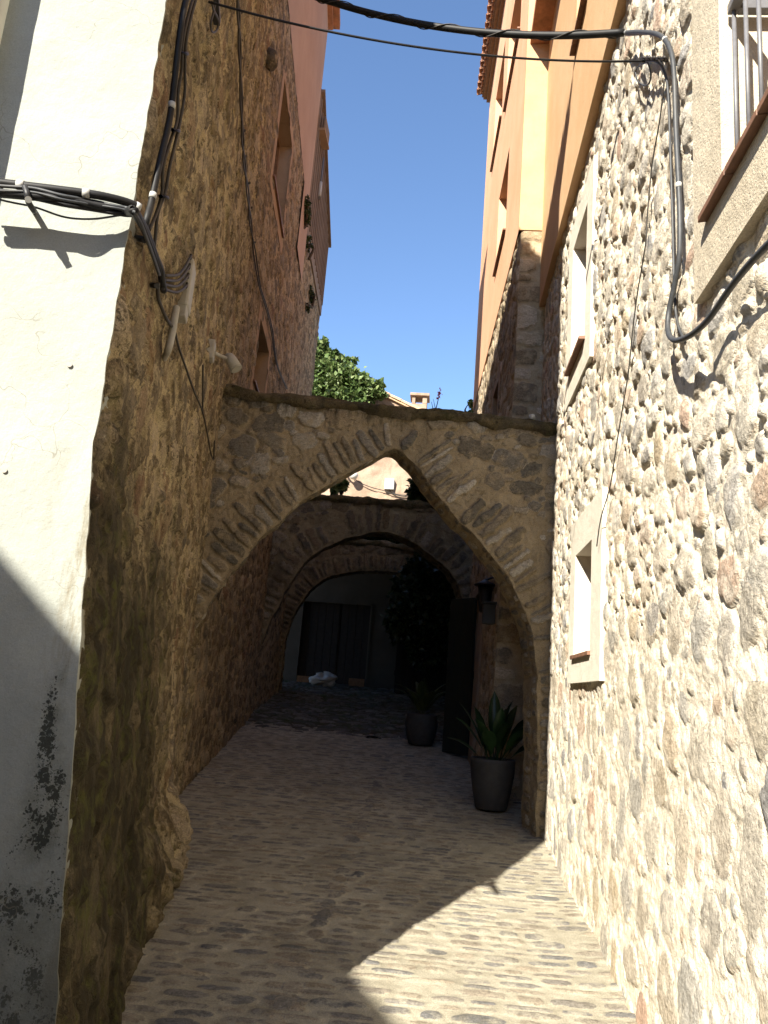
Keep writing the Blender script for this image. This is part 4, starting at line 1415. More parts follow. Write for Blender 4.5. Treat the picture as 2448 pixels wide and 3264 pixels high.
cable('wall_cable', 'dark cable dropping down the sunlit pebble wall and looping under the barred window', drop, 0.0118, M['grey_cable'], ties=(0.02, 0.30, 0.53))
L1 = nl((664, 6), 0.04)
R1 = rw(d(1395, 132), 0.05)
mid = []
for t_ in np.linspace(0, 1, 9):
    p = L1 * (1 - t_) + R1 * t_
    p[2] -= 0.10 * 4 * t_ * (1 - t_)
    mid.append(p)
cable('overhead_wire', 'thin wire strung between the houses below the thick lashed cable', mid, 0.0058, M['black_cable'])
wp = [R1, rw(d(1418, 133), 0.05), rw(d(1434, 152), 0.04), rw(d(1443, 200), 0.032), rw(d(1448, 330), 0.032), rw(d(1453, 480), 0.032), rw(d(1456, 600), 0.032), rw(d(1462, 690), 0.03), rw(d(1480, 740), 0.03)]
cable('wall_wire', 'thin grey wire running down right beside the dark cable on the pebble wall', wp, 0.006, M['grey_cable'])
wp = [rw(d(1436, 170), 0.035), rw(d(1425, 260), 0.032), rw(d(1408, 360), 0.032), rw(d(1398, 470), 0.032), rw(d(1394, 530), 0.032), rw(d(1376, 640), 0.032), rw(d(1366, 720), 0.032), rw(d(1358, 800), 0.032), rw(d(1345, 880), 0.032), rw(d(1332, 960), 0.032),
      rw(d(1318, 1050), 0.035), rw(d(1298, 1120), 0.05), rw(d(1289, 1180), 0.05)]
cable('wall_wire', 'long thin dark wire wandering down the pebble wall to the lower small window', wp, 0.0036, M['wire'])
an_ = MB()
for k in range(5):
    an_.tube([rw(d(1385 + k * 11, 128), 0.05), rw(d(1391 + k * 11, 124), 0.065), rw(d(1397 + k * 11, 131), 0.045)], 0.008, 6)
an_.tube([rw(d(1436, 131), 0.05), rw(d(1444, 131), -0.02)], 0.008, 6)
o = an_.build('wire_anchor', M['wire'])
tag(o, 'twisted dark strain clamp holding the thin overhead wire to the pebble wall', 'clamp')
cable('wire_loop', 'small loose loop of wire hanging below the strain clamp on the pebble wall',
      [rw(d(1400, 134), 0.05), rw(d(1385, 140), 0.04), rw(d(1374, 152), 0.035), rw(d(1376, 172), 0.035), rw(d(1390, 184), 0.035), rw(d(1402, 180), 0.035), rw(d(1406, 160), 0.035), rw(d(1401, 138), 0.04)], 0.0045, M['grey_cable'])
st_ = MB()
st_.tube([rw(d(1352, 76), 0.06), rw(d(1400, 73), 0.05), rw(d(1425, 72), -0.02)], 0.007, 6)
o = st_.build('cable_bracket', M['grey_plastic'])
tag(o, 'short pale strut fixing the thick overhead cable to the pebble wall', 'bracket')

# cables on the plaster front
cv = lambda pts, o1: [wf(ca(x, y), o) for x, y, o in pts]
G1 = 'cables across the plaster front'
wq = lambda pts: [wf(c1(x, y), o) for x, y, o in pts]
cable('cable', 'thick black sheathed cable on top of the bundle crossing the cream plaster front',
      wq([(-110, 780, 0.12), (0, 790, 0.12), (110, 803, 0.12), (250, 820, 0.12), (400, 840, 0.11), (490, 858, 0.09), (560, 878, 0.065), (605, 900, 0.045)]), 0.0145, M['black_cable'], G1, ties=(0.27, 0.66, 0.99))
cable('cable', 'twisted dark cable bending from the plaster front round the corner to the grey box',
      wq([(-110, 828, 0.12), (0, 835, 0.12), (110, 845, 0.12), (230, 855, 0.12), (360, 875, 0.10), (470, 900, 0.085), (545, 915, 0.065)])
      + [nl(cl(60, 170), 0.055), nl(cl(105, 240), 0.055), nl(cl(150, 320), 0.055), nl(cl(195, 430), 0.055), nl(cl(235, 540), 0.055), nl(cl(275, 640), 0.055), nl(cl(285, 720), 0.055), nl(cl(300, 800), 0.05)],
      0.0150, M['black_cable'], G1)
for k, (lab, rr_, off, yy) in enumerate([('slim grey wire between the two thick cables on the cream plaster front', 0.006, 0.130, (795, 806, 815, 845, 868, 888, 902)),
                                         ('thin shiny wire lying over the lower bundle of the cream plaster front', 0.0045, 0.135, (822, 825, 832, 862, 884, 897, 912)),
                                         ('lowest sagging thin wire under the bundle on the cream plaster front', 0.0075, 0.115, (838, 846, 858, 884, 905, 920, 930))]):
    xs_ = (-110, 30, 150, 270, 400, 490, 560)
    tail = [nl(cl(70 + 8 * k, 190), 0.062), nl(cl(118 + 6 * k, 270), 0.062), nl(cl(165 + 9 * k, 400), 0.062), nl(cl(215 + 10 * k, 540), 0.06), nl(cl(262 + 10 * k, 680), 0.055)]
    cable('cable', lab, [wf(c1(x, y), off * (1 if x < 300 else 0.75)) for x, y in zip(xs_, yy)] + tail, rr_, M['grey_cable'] if k < 2 else M['black_cable'], G1, seg=7)
cable('cable', 'stray thin cord end hanging loose below the bundle on the cream plaster', wq([(-80, 840, 0.08), (30, 870, 0.07), (150, 895, 0.06), (280, 938, 0.05), (400, 946, 0.05), (520, 930, 0.05)]), 0.0035, M['grey_cable'], G1, seg=6)
cc = thing('cable_clamp', 'metal cable clamp with bolt holding the bundle on the cream plaster front', 'clamp', wf(ca(290, 2020), 0.1))
MB().tube([wf(ca(250, 1880), 0.14), wf(ca(275, 1960), 0.15), wf(ca(290, 2040), 0.13), wf(ca(340, 2120), 0.09), wf(ca(345, 2125), -0.02)], 0.010, 8).build('strap', M['black_iron'], cc)
MB().tube([wf(ca(285, 2010), 0.13), wf(ca(285, 2010), 0.16)], 0.011, 10, False).build('bolt', M['white_tie'], cc)

# cables on the mossy side wall
G2 = 'cables on the mossy side wall'
cable('cable', 'thick black cable climbing the mossy wall beside the plaster corner', [nl(cl(150, 330), 0.05), nl(cl(170, 230), 0.055), nl(cl(205, 100), 0.055), nl(c1(690, 700), 0.055), nl(c1(735, 500), 0.055), nl(c1(765, 250), 0.055), nl(c1(792, 50), 0.055), nl(c1(830, -90), 0.055)],
      0.0125, M['black_cable'], G2, ties=(0.13, 0.5))
for k, dx in enumerate((0, 14)):
    cable('cable', ['thinner dark cable close right of the thick climbing one on the mossy wall', 'outer thin cable swaying through clips on the mossy wall'][k],
          [nl(cl(185 + dx * 3, 330 + dx * 9), 0.05), nl(cl(240 + dx, 200), 0.05), nl(c1(700 + dx, 830), 0.05), nl(c1(705 + dx * 2, 720), 0.05), nl(c1(740 + dx * 1.5, 600), 0.05), nl(c1(765 + dx, 520), 0.05),
           nl(c1(770 + dx * 2, 400), 0.05), nl(c1(785 + dx, 300), 0.05), nl(c1(790 + dx, 180), 0.05), nl(c1(815 + dx, 60), 0.05), nl(c1(850 + dx, -60), 0.05)], 0.0065, M['wire'], G2, seg=7)
for k, (x, y) in enumerate(((793, 228), (757, 562), (708, 850))):
    b = MB()
    p = nl(c1(x, y), 0.0)
    b.tube([nl(c1(x - 14, y - 2), 0.0), nl(c1(x - 14, y - 2), 0.062), nl(c1(x + 14, y + 3), 0.062), nl(c1(x + 17, y + 4), 0.0)], 0.008, 6, False)
    o = b.build('cable_clip', M['black_iron'])
    tag(o, ['top black clip on the climbing cables of the mossy wall', 'middle black clip on the climbing cables of the mossy wall', 'lowest black clip on the climbing cables, just above the bend'][k], 'clip', 'clips on the climbing cables')
for k, (p0, p1, rr_) in enumerate((((70, 385), (150, 405), 0.012), ((190, 757), (245, 765), 0.012))):
    b = MB().tube([nl(cl(*p0), 0.0), nl(cl(*p1), 0.05)], rr_, 6, False)
    o = b.build('cable_clip', M['black_iron'])
    tag(o, ['flat black strap holding the twisted bundle just below the plaster corner', 'black strap at the left of the grey junction box'][k], 'clip', 'straps on the twisted bundle')

jb = thing('junction_box', 'grey cable junction box on the mossy wall, cable ends plugged along its left side', 'junction box', nl(cl(430, 780), 0))
q0, q1 = nl(cl(405, 575), 0.0), nl(cl(500, 960), 0.0)
yc, zc_ = nl(cl(440, 770), 0)[1], nl(cl(440, 770), 0)[2]
tl_ = _n(np.array([NL[1], 1.0, 0]))
Rb = np.stack([tl_, LN, np.array([0, 0, 1.0])], 1)
pb = nl(cl(432, 770), 0.0)
hh = 0.135
MB().box((-0.08, -0.02, -hh), (0.075, 0.06, hh), Rb, pb).build('box', M['grey_plastic'], jb, 0.014)
MB().box((-0.07, -0.01, -hh - 0.06), (0.03, 0.055, -hh + 0.01), Rb, pb).build('gland_plate', M['grey_plastic'], jb, 0.006)
be = nl(cl(292, 770), 0.055)
for k in range(4):
    zz_ = hh * (0.85 - 0.40 * k)
    a = pb + Rb @ np.array([-0.07, 0.04, zz_])
    m1 = pb + Rb @ np.array([-0.10, 0.045, zz_ + 0.02])
    m2 = pb + Rb @ np.array([-0.125, 0.045, zz_ - 0.01])
    MB().tube([a, m1, m2, m2 * 0.6 + be * 0.4 - np.array([0, 0, 0.03]), be + np.array([0, 0, 0.05 - 0.02 * k])], 0.0065, 8).build('plug_lead', M['wire'], jb)
cd = MB().tube([nl(cl(400, 930), 0.055), nl(cl(385, 1010), 0.055), nl(cl(372, 1090), 0.055), nl(cl(358, 1170), 0.055), nl(cl(335, 1260), 0.05), nl(cl(305, 1335), 0.01)], [0.016, 0.018, 0.018, 0.017, 0.017, 0.014], 12).build('conduit', M['grey_plastic'])
tag(cd, 'short grey conduit hanging below the junction box and bending into the mossy wall', 'conduit')
cable('cable', 'slack dark lead looping from the twisted bundle under the grey junction box', [nl(cl(255, 740), 0.05), nl(cl(255, 850), 0.05), nl(cl(285, 940), 0.05), nl(cl(325, 1030), 0.055), nl(cl(362, 1080), 0.05)], 0.008, M['wire'], G2, seg=7)
cable('wall_wire', 'thin dark cord slanting down from the conduit to a hook by the first arch', [nl(cl(388, 1130), 0.055), nl(cl(420, 1255), 0.042), nl(cl(470, 1400), 0.042), nl(cl(540, 1600), 0.042), nl(cl(600, 1740), 0.042), nl(cl(640, 1920), 0.042), nl(cl(665, 2060), 0.05), nl(cl(690, 2125), 0.055), nl(cl(694, 2040), 0.055), nl(cl(700, 1975), 0.055)], 0.0062, M['wire'])
cable('wall_wire', 'short upright dark wire on the mossy wall just under the floodlight', [nl(cl(607, 1385), 0.042), nl(cl(605, 1560), 0.042), nl(cl(604, 1760), 0.042)], 0.006, M['wire'])
# twisted pair running to the second window
tw = [(1022, -60), (1030, 60), (1035, 200), (1042, 430), (1048, 600), (1055, 700), (1070, 830), (1082, 960), (1098, 1080)]
for k in range(2):
    pts = []
    for i, (x, y) in enumerate(tw):
        pts.append(nl(c1(x + (5 if (i + k) % 2 else -4), y), 0.05))
    for (x, y) in ((1118, 1230), (1145, 1320), (1170, 1420)):
        pts.append(hx(*c1(x + 6 * k, y), LP[0] + 0.05, LP[1], LP[2]))
    for (x, y) in ((375, 190), (395, 260), (425, 325)):
        pts.append(hx(*c3(x + 4 * k, y), LP[0] + 0.05, LP[1], LP[2]))
    cable('wall_wire', ['left strand of the twisted thin pair running down the left wall past the windows', 'right strand of the twisted thin pair running down the left wall past the windows'][k], pts, 0.0075, M['wire'], 'twisted pair on the left wall', seg=6)
    if k == 0:
        for i, (x, y) in enumerate(((1030, 60), (1030, 258), (1036, 430), (1045, 570), (1050, 680), (1068, 795), (1078, 900), (1092, 1050))):
            p = nl(c1(x, y), 0.0)
            o = MB().tube([p, p + LN * 0.035 - np.array([0, 0.03, 0])], 0.011, 6, False).build('wire_clip', M['wire'])
            tag(o, 'tiny dark clip pinning the twisted thin pair to the left wall', 'clip', 'clips along the twisted pair')
br = thing('wall_bracket', 'dark iron bracket high on the mossy wall holding the thin overhead wire', 'bracket', nl(c1(905, 5), 0))
MB().box((-0.10, -0.02, -0.015), (0.14, 0.05, 0.02), Rb, nl(c1(905, 2), 0.0)).build('plate', M['black_iron'], br, 0.003)
cable('wire_loop', 'loose wire loop dangling under the iron bracket at the top of the mossy wall',
      [nl(c1(915, 8), 0.055), nl(c1(922, 40), 0.055), nl(c1(942, 85), 0.055), nl(c1(938, 128), 0.055), nl(c1(918, 138), 0.055), nl(c1(910, 105), 0.055), nl(c1(922, 55), 0.055), nl(c1(930, 10), 0.055)], 0.0055, M['wire'])

fl = thing('floodlight', 'small pale floodlight with motion sensor box on the left wall above the arch', 'floodlight', nl(cl(640, 1280), 0))
fp = nl(cl(640, 1280), 0.0)
MB().box((-0.075, -0.02, -0.075), (0.04, 0.055, 0.075), Rb, fp).build('mounting_box', M['grey_plastic'], fl, 0.01)
hp = fp + LN * 0.17 + tl_ * 0.10
MB().tube([fp + LN * 0.05, fp + LN * 0.10 + tl_ * 0.05, hp], 0.014, 8).build('arm', M['grey_plastic'], fl)
hd = MB()
ax = _n(LN * 0.55 + np.array([0, -0.15, -0.75]))
hd.tube([hp - ax * 0.06, hp - ax * 0.04, hp, hp + ax * 0.085], [0.014, 0.034, 0.044, 0.048], 18, False)
hdo = hd.build('lamp_head', M['grey_plastic'], fl)
MB().tube([hp + ax * 0.086, hp + ax * 0.092], 0.042, 18, False).build('lens', M['grey_plastic'], hdo)

# fixing screws and small finds
for k, (x, y) in enumerate(((452, 155), (30, 838))):
    p = wf((x / 2.033, 1088 + y / 2.033), 0.008)
    o = MB().tube([p, p + WN * 0.006], 0.0085, 12, False).build('wall_plug', M['grey_plastic'])
    tag(o, ['upper grey wall plug left in the cream plaster', 'lower rusty wall plug near the left edge of the cream plaster'][k], 'wall plug', 'plugs in the plaster')
p = hy(*c3(1485, 447), 7.2)
b = MB()
b.lathe([(0.001, -0.03), (0.028, -0.02), (0.032, 0.0), (0.026, 0.022), (0.001, 0.03)], p)
tag(b.build('white_knob', M['white_tie']), 'small white knob lying at the right end of the nearest arch top', 'knob')
p = hy(1200 + 1075 / 2.212, 1700 + 1710 / 2.212, 7.45)
o = MB().box((0.845, p[1] - 0.06, p[2] - 0.085), (0.868, p[1] + 0.06, p[2] + 0.085)).build('meter_plate', M['pale_plastic'], None, 0.01)
tag(o, 'small pale plate low on the right pier beside the larger pot', 'plate')

# ================================================================== LANTERN
lt = thing('wall_lantern', 'black iron wall lantern on the right wall above the open green door', 'lantern', (0.4, 9.4, 2.9))
lp = hx(1049 * DS, 1262 * DS, XS - 0.16, KS, YS)
lx, ly, lz = lp
MB().lathe([(0.13, -0.02), (0.13, -0.005), (0.05, 0.03), (0.02, 0.05), (0.001, 0.055)], (lx, ly, lz), 12).build('cap', M['black_iron'], lt)
MB().lathe([(0.045, -0.32), (0.06, -0.30), (0.085, -0.021), (0.03, -0.021)], (lx, ly, lz), 6).build('lamp_body', M['black_iron'], lt)
MB().tube([(lx, ly, lz + 0.05), (lx + 0.10, ly, lz + 0.08), (lx + 0.2, ly, lz + 0.02)], 0.012, 8).build('arm', M['black_iron'], lt)
cb = thing('letter_box', 'black wall box under the lantern on the corner of quoins', 'box', (0.5, 8.4, 2.4))
bp = hy(1046 * DS + 20, 1328 * DS, YS - 0.04)
MB().box((bp[0] - 0.085, YS - 0.10, bp[2] - 0.10), (bp[0] + 0.05, YS - 0.001, bp[2] + 0.11)).build('body', M['black_iron'], cb, 0.01)
MB().box((bp[0] - 0.095, YS - 0.115, bp[2] + 0.111), (bp[0] + 0.06, YS - 0.001, bp[2] + 0.13)).build('lid', M['black_iron'], cb, 0.004)


# ================================================================== POTTED PLANTS
def blade(base, az, lean, L, w, curl, rg, n=9, stalk=0.35):
    mb = MB()
    dirn = np.array([math.cos(az), math.sin(az), 0])
    side = np.array([-math.sin(az), math.cos(az), 0])
    P, s = [], np.linspace(0, 1, n)
    p = np.array(base, float)
    ang = lean
    G_ = []
    tw_ = rg.uniform(-0.5, 0.5)
    for i, t in enumerate(s):
        ang = lean + curl * t * t
        wv = w * (0.10 if t < stalk else math.sin(math.pi * min(1, (t - stalk) / (1 - stalk) * 0.93 + 0.07)) ** 0.75 + 0.02)
        up_ = np.array([0, 0, 1]) * math.cos(ang) + dirn * math.sin(ang)
        nr = -np.array([0, 0, 1]) * math.sin(ang) + dirn * math.cos(ang)
        sd = side * math.cos(tw_ * t) + nr * math.sin(tw_ * t)
        G_.append([p - sd * wv - nr * wv * 0.25, p - sd * wv * 0.5 - nr * wv * 0.02, p + nr * wv * 0.05, p + sd * wv * 0.5 - nr * wv * 0.02, p + sd * wv - nr * wv * 0.25])
        p = p + up_ * L / (n - 1)
    G_ = np.array(G_)
    dd = np.zeros(G_.shape[:2] + (4,))
    dd[..., 1] = rg.random()
    return mb.grid(G_, None, True, dd)


def pot_lathe(r0, r1, h, at, belly=0.0):
    w = 0.022
    pr = [(0.0, 0.0), (r0 * 0.94, 0.0), (r0, 0.012), (r0 + (r1 - r0) * 0.35 + belly * 0.8, h * 0.35), (r0 + (r1 - r0) * 0.7 + belly, h * 0.68), (r1, h - 0.045), (r1 + 0.004, h - 0.012), (r1 - 0.004, h),
          (r1 - w, h), (r1 - w - 0.006, h - 0.02), (r1 - w - 0.012, h - 0.09)]
    return MB().lathe(pr, at, 40)


rg = np.random.default_rng(15)
px1, py1 = 0.545, 7.97
pz1 = float(gz(py1)) + 0.012
pp = thing('potted_plant', 'large dark grey pot with broad upright leaves at the right foot of the nearest arch', 'potted plant', (px1, py1, pz1))
pot_lathe(0.150, 0.212, 0.455, (px1, py1, pz1), 0.012).build('pot', M['pot'], pp)
MB().lathe([(0.0, 0.0), (0.185, 0.0), (0.18, 0.012), (0.0, 0.02)], (px1, py1, pz1 + 0.385), 28).build('soil', M['soil'], pp)
specs = [(1.7, 0.06, 0.70, 0.062, 0.2), (0.2, 0.16, 0.64, 0.072, 0.3), (2.9, 0.40, 0.66, 0.055, 0.45), (3.3, 0.55, 0.56, 0.066, 0.6), (-0.2, 0.42, 0.58, 0.075, 0.5), (0.35, 0.62, 0.56, 0.072, 0.6), (-0.6, 0.55, 0.56, 0.07, 0.8),
         (3.9, 0.35, 0.50, 0.066, 0.7), (5.0, 0.3, 0.48, 0.066, 0.8), (4.4, 0.5, 0.46, 0.066, 0.9), (1.1, 0.32, 0.60, 0.07, 0.5), (2.3, 0.28, 0.58, 0.062, 0.4), (-1.1, 0.40, 0.54, 0.07, 0.9), (3.4, 0.85, 0.48, 0.062, 0.8), (0.0, 0.85, 0.52, 0.07, 0.7), (2.0, 0.55, 0.48, 0.062, 0.8),
         (5.6, 0.62, 0.55, 0.07, 0.8), (0.7, 0.25, 0.62, 0.068, 0.4), (4.9, 0.12, 0.56, 0.062, 0.35)]
for az, le, L, w, cu in specs:
    blade((px1 + 0.05 * math.cos(az) + rg.uniform(-0.03, 0.03), py1 + 0.05 * math.sin(az), pz1 + 0.39), az, le, L, w, cu, rg).build('leaf', M['pot_leaf'], pp)
px2, py2 = -0.215, 11.12
pz2 = float(gz(py2)) + 0.008
pp2 = thing('potted_plant', 'smaller dark pot with feathery fern fronds standing left of the open green door', 'potted plant', (px2, py2, pz2))
pot_lathe(0.165, 0.205, 0.40, (px2, py2, pz2), 0.03).build('pot', M['pot'], pp2)
MB().lathe([(0.0, 0.0), (0.178, 0.0), (0.17, 0.012), (0.0, 0.02)], (px2, py2, pz2 + 0.335), 24).build('soil', M['soil'], pp2)
for k in range(16):
    az = k * 2.4 + rg.uniform(-0.3, 0.3)
    le = rg.uniform(0.1, 0.55)
    L = rg.uniform(0.45, 0.72)
    mb = MB()
    dirn = np.array([math.cos(az), math.sin(az), 0])
    side = np.array([-math.sin(az), math.cos(az), 0])
    p = np.array([px2, py2, pz2 + 0.34])
    g_ = rg.random()
    spine = [p.copy()]
    for i in range(22):
        t = i / 21
        a = le + 1.1 * t * t
        dv = np.array([0, 0, 1]) * math.cos(a) + dirn * math.sin(a)
        p = p + dv * L / 22
        spine.append(p.copy())
        if i > 3:
            ll = 0.075 * math.sin(math.pi * (0.12 + 0.86 * t)) + 0.008
            for sg in (-1, 1):
                tip = p + side * sg * ll + dv * ll * 0.45 - np.array([0, 0, 0.012])
                mb.add([p - dv * 0.006, p + side * sg * ll * 0.5 + dv * (ll * 0.1 - 0.008), tip, p + side * sg * ll * 0.45 + dv * (ll * 0.32 + 0.006)], [[0, 1, 2, 3]], False, np.tile([0, g_, 0, 0], (4, 1)))
    mb.tube(spine, 0.003, 4, False)
    mb.build('frond', M['fern'], pp2)

# ================================================================== FOLIAGE
def leaf_cloud(pts, size, rg, out=None, spread=1.0, gbase=None):
    n = len(pts)
    d1 = rg.normal(size=(n, 3))
    if out is not None:
        d1 = d1 * spread + out * 0.9
    d1[:, 2] -= 0.25
    d1 /= np.linalg.norm(d1, axis=1)[:, None]
    nr = rg.normal(size=(n, 3)) + np.array([0, -0.3, 0.9])
    sd = np.cross(d1, nr)
    sd /= np.linalg.norm(sd, axis=1)[:, None] + 1e-9
    up_ = np.cross(sd, d1)
    L = size * rg.uniform(0.55, 1.25, n)[:, None]
    wdt = L * rg.uniform(0.32, 0.5, n)[:, None]
    V = np.stack([pts, pts + d1 * L * 0.42 + sd * wdt + up_ * L * 0.10, pts + d1 * L - up_ * L * 0.08, pts + d1 * L * 0.42 - sd * wdt + up_ * L * 0.10, pts + d1 * L * 0.5], 1)
    idx = np.arange(n)[:, None] * 5
    F = np.concatenate([idx + np.array([[0, 1, 4]]), idx + np.array([[1, 2, 4]]), idx + np.array([[2, 3, 4]]), idx + np.array([[3, 0, 4]])])
    g = rg.random(n) if gbase is None else np.clip(gbase + rg.normal(0, 0.16, n), 0, 1)
    D = np.zeros((n, 5, 4))
    D[..., 1] = g[:, None]
    return V.reshape(-1, 3), F, D.reshape(-1, 4)


def blob_points(blobs, n, rg, shell=0.55, clump=0.35):
    """points spread through lumpy blobs, gathered in clumps with gaps between"""
    B = np.array([b[:3] for b in blobs], float)
    Rr = np.array([b[3:6] for b in blobs], float)
    wts = np.prod(Rr, axis=1) ** 0.7
    nc = max(int(n / 26), 3)
    k = rg.choice(len(B), nc, p=wts / wts.sum())
    dirs = rg.normal(size=(nc, 3))
    dirs /= np.linalg.norm(dirs, axis=1)[:, None]
    rad = shell + (1 - shell) * rg.random(nc) ** 0.6
    C = B[k] + dirs * rad[:, None] * Rr[k]
    j = rg.integers(0, nc, n)
    P = C[j] + rg.normal(size=(n, 3)) * Rr[k][j] * clump * 0.5
    gb = rg.random(nc)[j]
    return P, dirs[j], gb


def px_blob(x, y, r, Y, dy):
    c = hy(x * DS, y * DS, Y)
    rr_ = r * DS / FPX * np.linalg.norm(c - EYE)
    return (c[0], c[1], c[2], rr_, dy, rr_)


def bush(name, label, cat, blobs, n, size, mat, seed, stems=(), clump=0.3, group=None):
    rgb = np.random.default_rng(seed)
    t = thing(name, label, cat, (blobs[0][0], blobs[0][1], blobs[0][2] - blobs[0][5]), group)
    P, o_, gb = blob_points(blobs, n, rgb, clump=clump)
    V, F, D = leaf_cloud(P, size, rgb, o_, gbase=0.2 + 0.6 * gb)
    MB().add(V, F, False, D).build('foliage', mat, t)
    mb = MB()
    for b in blobs:
        base = np.array([blobs[0][0], blobs[0][1] + 0.1, blobs[0][2] - blobs[0][5] - 0.1])
        top_ = np.array(b[:3])
        m_ = (base + top_) / 2 + rgb.normal(size=3) * 0.08
        mb.tube([base, m_, top_], [0.03, 0.02, 0.008], 6)
        for _ in range(4):
            mb.tube([top_, top_ + rgb.normal(size=3) * np.array(b[3:6]) * 0.5], [0.010, 0.004], 5, False)
    mb.build('stem', M['bark'], t)
    return t


bush('ivy_bush', 'sunlit ivy bush spilling over the roofs behind the nearest arch, left of the sky gap', 'ivy',
     [px_blob(700, 800, 34, 22.1, 0.3), px_blob(738, 814, 30, 22.1, 0.32), px_blob(678, 765, 28, 22.1, 0.3), px_blob(774, 830, 20, 22.1, 0.28), px_blob(803, 842, 15, 22.1, 0.25), px_blob(710, 838, 50, 22.1, 0.3),
      px_blob(760, 850, 40, 22.1, 0.3), px_blob(690, 748, 14, 22.1, 0.2), px_blob(818, 834, 9, 22.1, 0.15), px_blob(757, 781, 8, 22.1, 0.15), px_blob(716, 765, 10, 22.1, 0.15), px_blob(740, 776, 7, 22.1, 0.12), px_blob(786, 806, 5, 22.1, 0.1), px_blob(804, 815, 4, 22.1, 0.1), px_blob(700, 741, 5, 22.1, 0.1), px_blob(726, 757, 5, 22.1, 0.1), px_blob(822, 852, 6, 22.05, 0.1)], 8500, 0.16, M['ivy'], 61, clump=0.42)
bush('ivy_patch', 'small leafy ivy tuft on the left of the second arch top', 'ivy', [px_blob(735, 1045, 14, 13.0, 0.15), px_blob(722, 1053, 12, 12.9, 0.15)], 420, 0.09, M['ivy'], 62)
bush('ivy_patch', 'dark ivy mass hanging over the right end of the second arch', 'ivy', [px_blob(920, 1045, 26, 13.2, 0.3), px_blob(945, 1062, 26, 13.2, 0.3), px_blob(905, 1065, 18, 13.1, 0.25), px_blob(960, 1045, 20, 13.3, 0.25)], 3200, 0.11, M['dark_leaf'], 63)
bush('courtyard_shrub', 'dark shrub in the shaded yard rising behind the fern pot and the open door', 'shrub',
     [px_blob(905, 1290, 50, 14.2, 0.5), px_blob(940, 1330, 45, 14.2, 0.5), px_blob(880, 1340, 40, 14.4, 0.5), px_blob(935, 1250, 40, 14.1, 0.4), px_blob(965, 1280, 35, 14.0, 0.4), px_blob(900, 1235, 28, 14.2, 0.3), px_blob(930, 1390, 45, 14.4, 0.4)],
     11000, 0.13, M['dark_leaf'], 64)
bush('wall_fern', 'upper dark fern clump growing from the pink render edge high on the left wall', 'fern', [(*(hx(*c1(1322, 905), LP[0] + 0.05, LP[1], LP[2])), 0.06, 0.2, 0.16), (*(hx(*c1(1320, 945), LP[0] + 0.05, LP[1], LP[2])), 0.05, 0.14, 0.12)], 900, 0.055, M['fern'], 65)
bush('wall_fern', 'lower small fern clump on the left wall beneath the upper one', 'fern', [(*(hx(*c1(1335, 1060), LP[0] + 0.06, LP[1], LP[2])), 0.04, 0.2, 0.13)], 220, 0.05, M['fern'], 66)
bush('wall_fern', 'dark scrubby growth at the far lower edge of the left wall', 'fern', [(*(hx(*c1(1350, 1270), -2.80, -0.0697, 12.5)), 0.05, 0.2, 0.13), (*(hx(*c1(1330, 1310), -2.80, -0.0697, 12.5)), 0.05, 0.2, 0.13)], 300, 0.055, M['fern'], 67)
bush('roof_shrub', 'small leafy sprig against the foot of the orange house, right end of the sky gap', 'shrub', [px_blob(1012, 872, 9, 17, 0.25), px_blob(1018, 880, 10, 17, 0.25)], 170, 0.11, M['ivy'], 68)
bl = []
for k in range(4):
    for x in (-2.6, -1.7, -0.8, 0.0):
        y = 15.7 + 0.5 * k
        bl.append((x + 0.2 * math.sin(k * 2.1), y, 4.62 + 0.10 * (y - 15.5) + 0.08 * math.sin(x * 3 + k), 0.6, 0.42, 0.13))
bush('added_canopy', 'dense dark vine canopy added to keep daylight out of the yard between the farthest arch and the plank door', 'vine', bl, 9000, 0.17, M['dark_leaf'], 70, clump=0.5)  # canopy added as a light blocker to darken the yard
# flower stalks on the wall top
fw = thing('flower_stalk', 'thin red tipped flower stalk standing beyond the arch top beside the chimney', 'flower', hy(942 * DS, 885 * DS, 16))
b = MB()
f0, f1, f2 = hy(941 * DS, 886 * DS, 16), hy(946 * DS, 866 * DS, 16), hy(949 * DS, 850 * DS, 16)
b.tube([f0, f1, f2], [0.012, 0.010, 0.006], 6)
b.tube([f0 - np.array([0.05, 0, 0]), hy(932 * DS, 868 * DS, 16)], [0.010, 0.005], 6, False)
b.tube([f0, hy(936 * DS, 862 * DS, 16)], [0.010, 0.004], 6, False)
b.build('stem', M['fern'], fw)
b = MB()
rgf = np.random.default_rng(4)
Pt = f2 + rgf.normal(size=(40, 3)) * np.array([0.02, 0.02, 0.06])
V, F, D = leaf_cloud(Pt, 0.05, rgf)
b.add(V, F, False, D)
b.build('petals', M['red_flower'], fw)

# ================================================================== FITTINGS ON THE SUNLIT REAR HOUSE
rl = thing('wall_lamp', 'round pale globe lamp on the sunlit rear house wall', 'wall lamp', hy(763 * DS, 1026 * DS, YH - 0.25))
gp = hy(764 * DS, 1026 * DS, YH - 0.3)
MB().lathe([(0.001, -0.13), (0.07, -0.12), (0.12, -0.06), (0.135, 0.0), (0.12, 0.06), (0.07, 0.12), (0.001, 0.13)], gp, 20).build('globe', M['pale_plastic'], rl)
MB().tube([(gp[0] - 0.13, gp[1], gp[2] + 0.02), (gp[0] - 0.2, gp[1] + 0.1, gp[2] + 0.03), (gp[0] - 0.22, gp[1] + 0.3, gp[2] + 0.03)], 0.03, 10).build('arm', M['black_iron'], rl)
bp = hy(842 * DS, 1046 * DS, YH - 0.08)
mb = MB().box((bp[0] - 0.15, YH - 0.16, bp[2] - 0.17), (bp[0] + 0.13, YH + 0.02, bp[2] + 0.16))
o = mb.build('meter_box', M['white_tie'], None, 0.012)
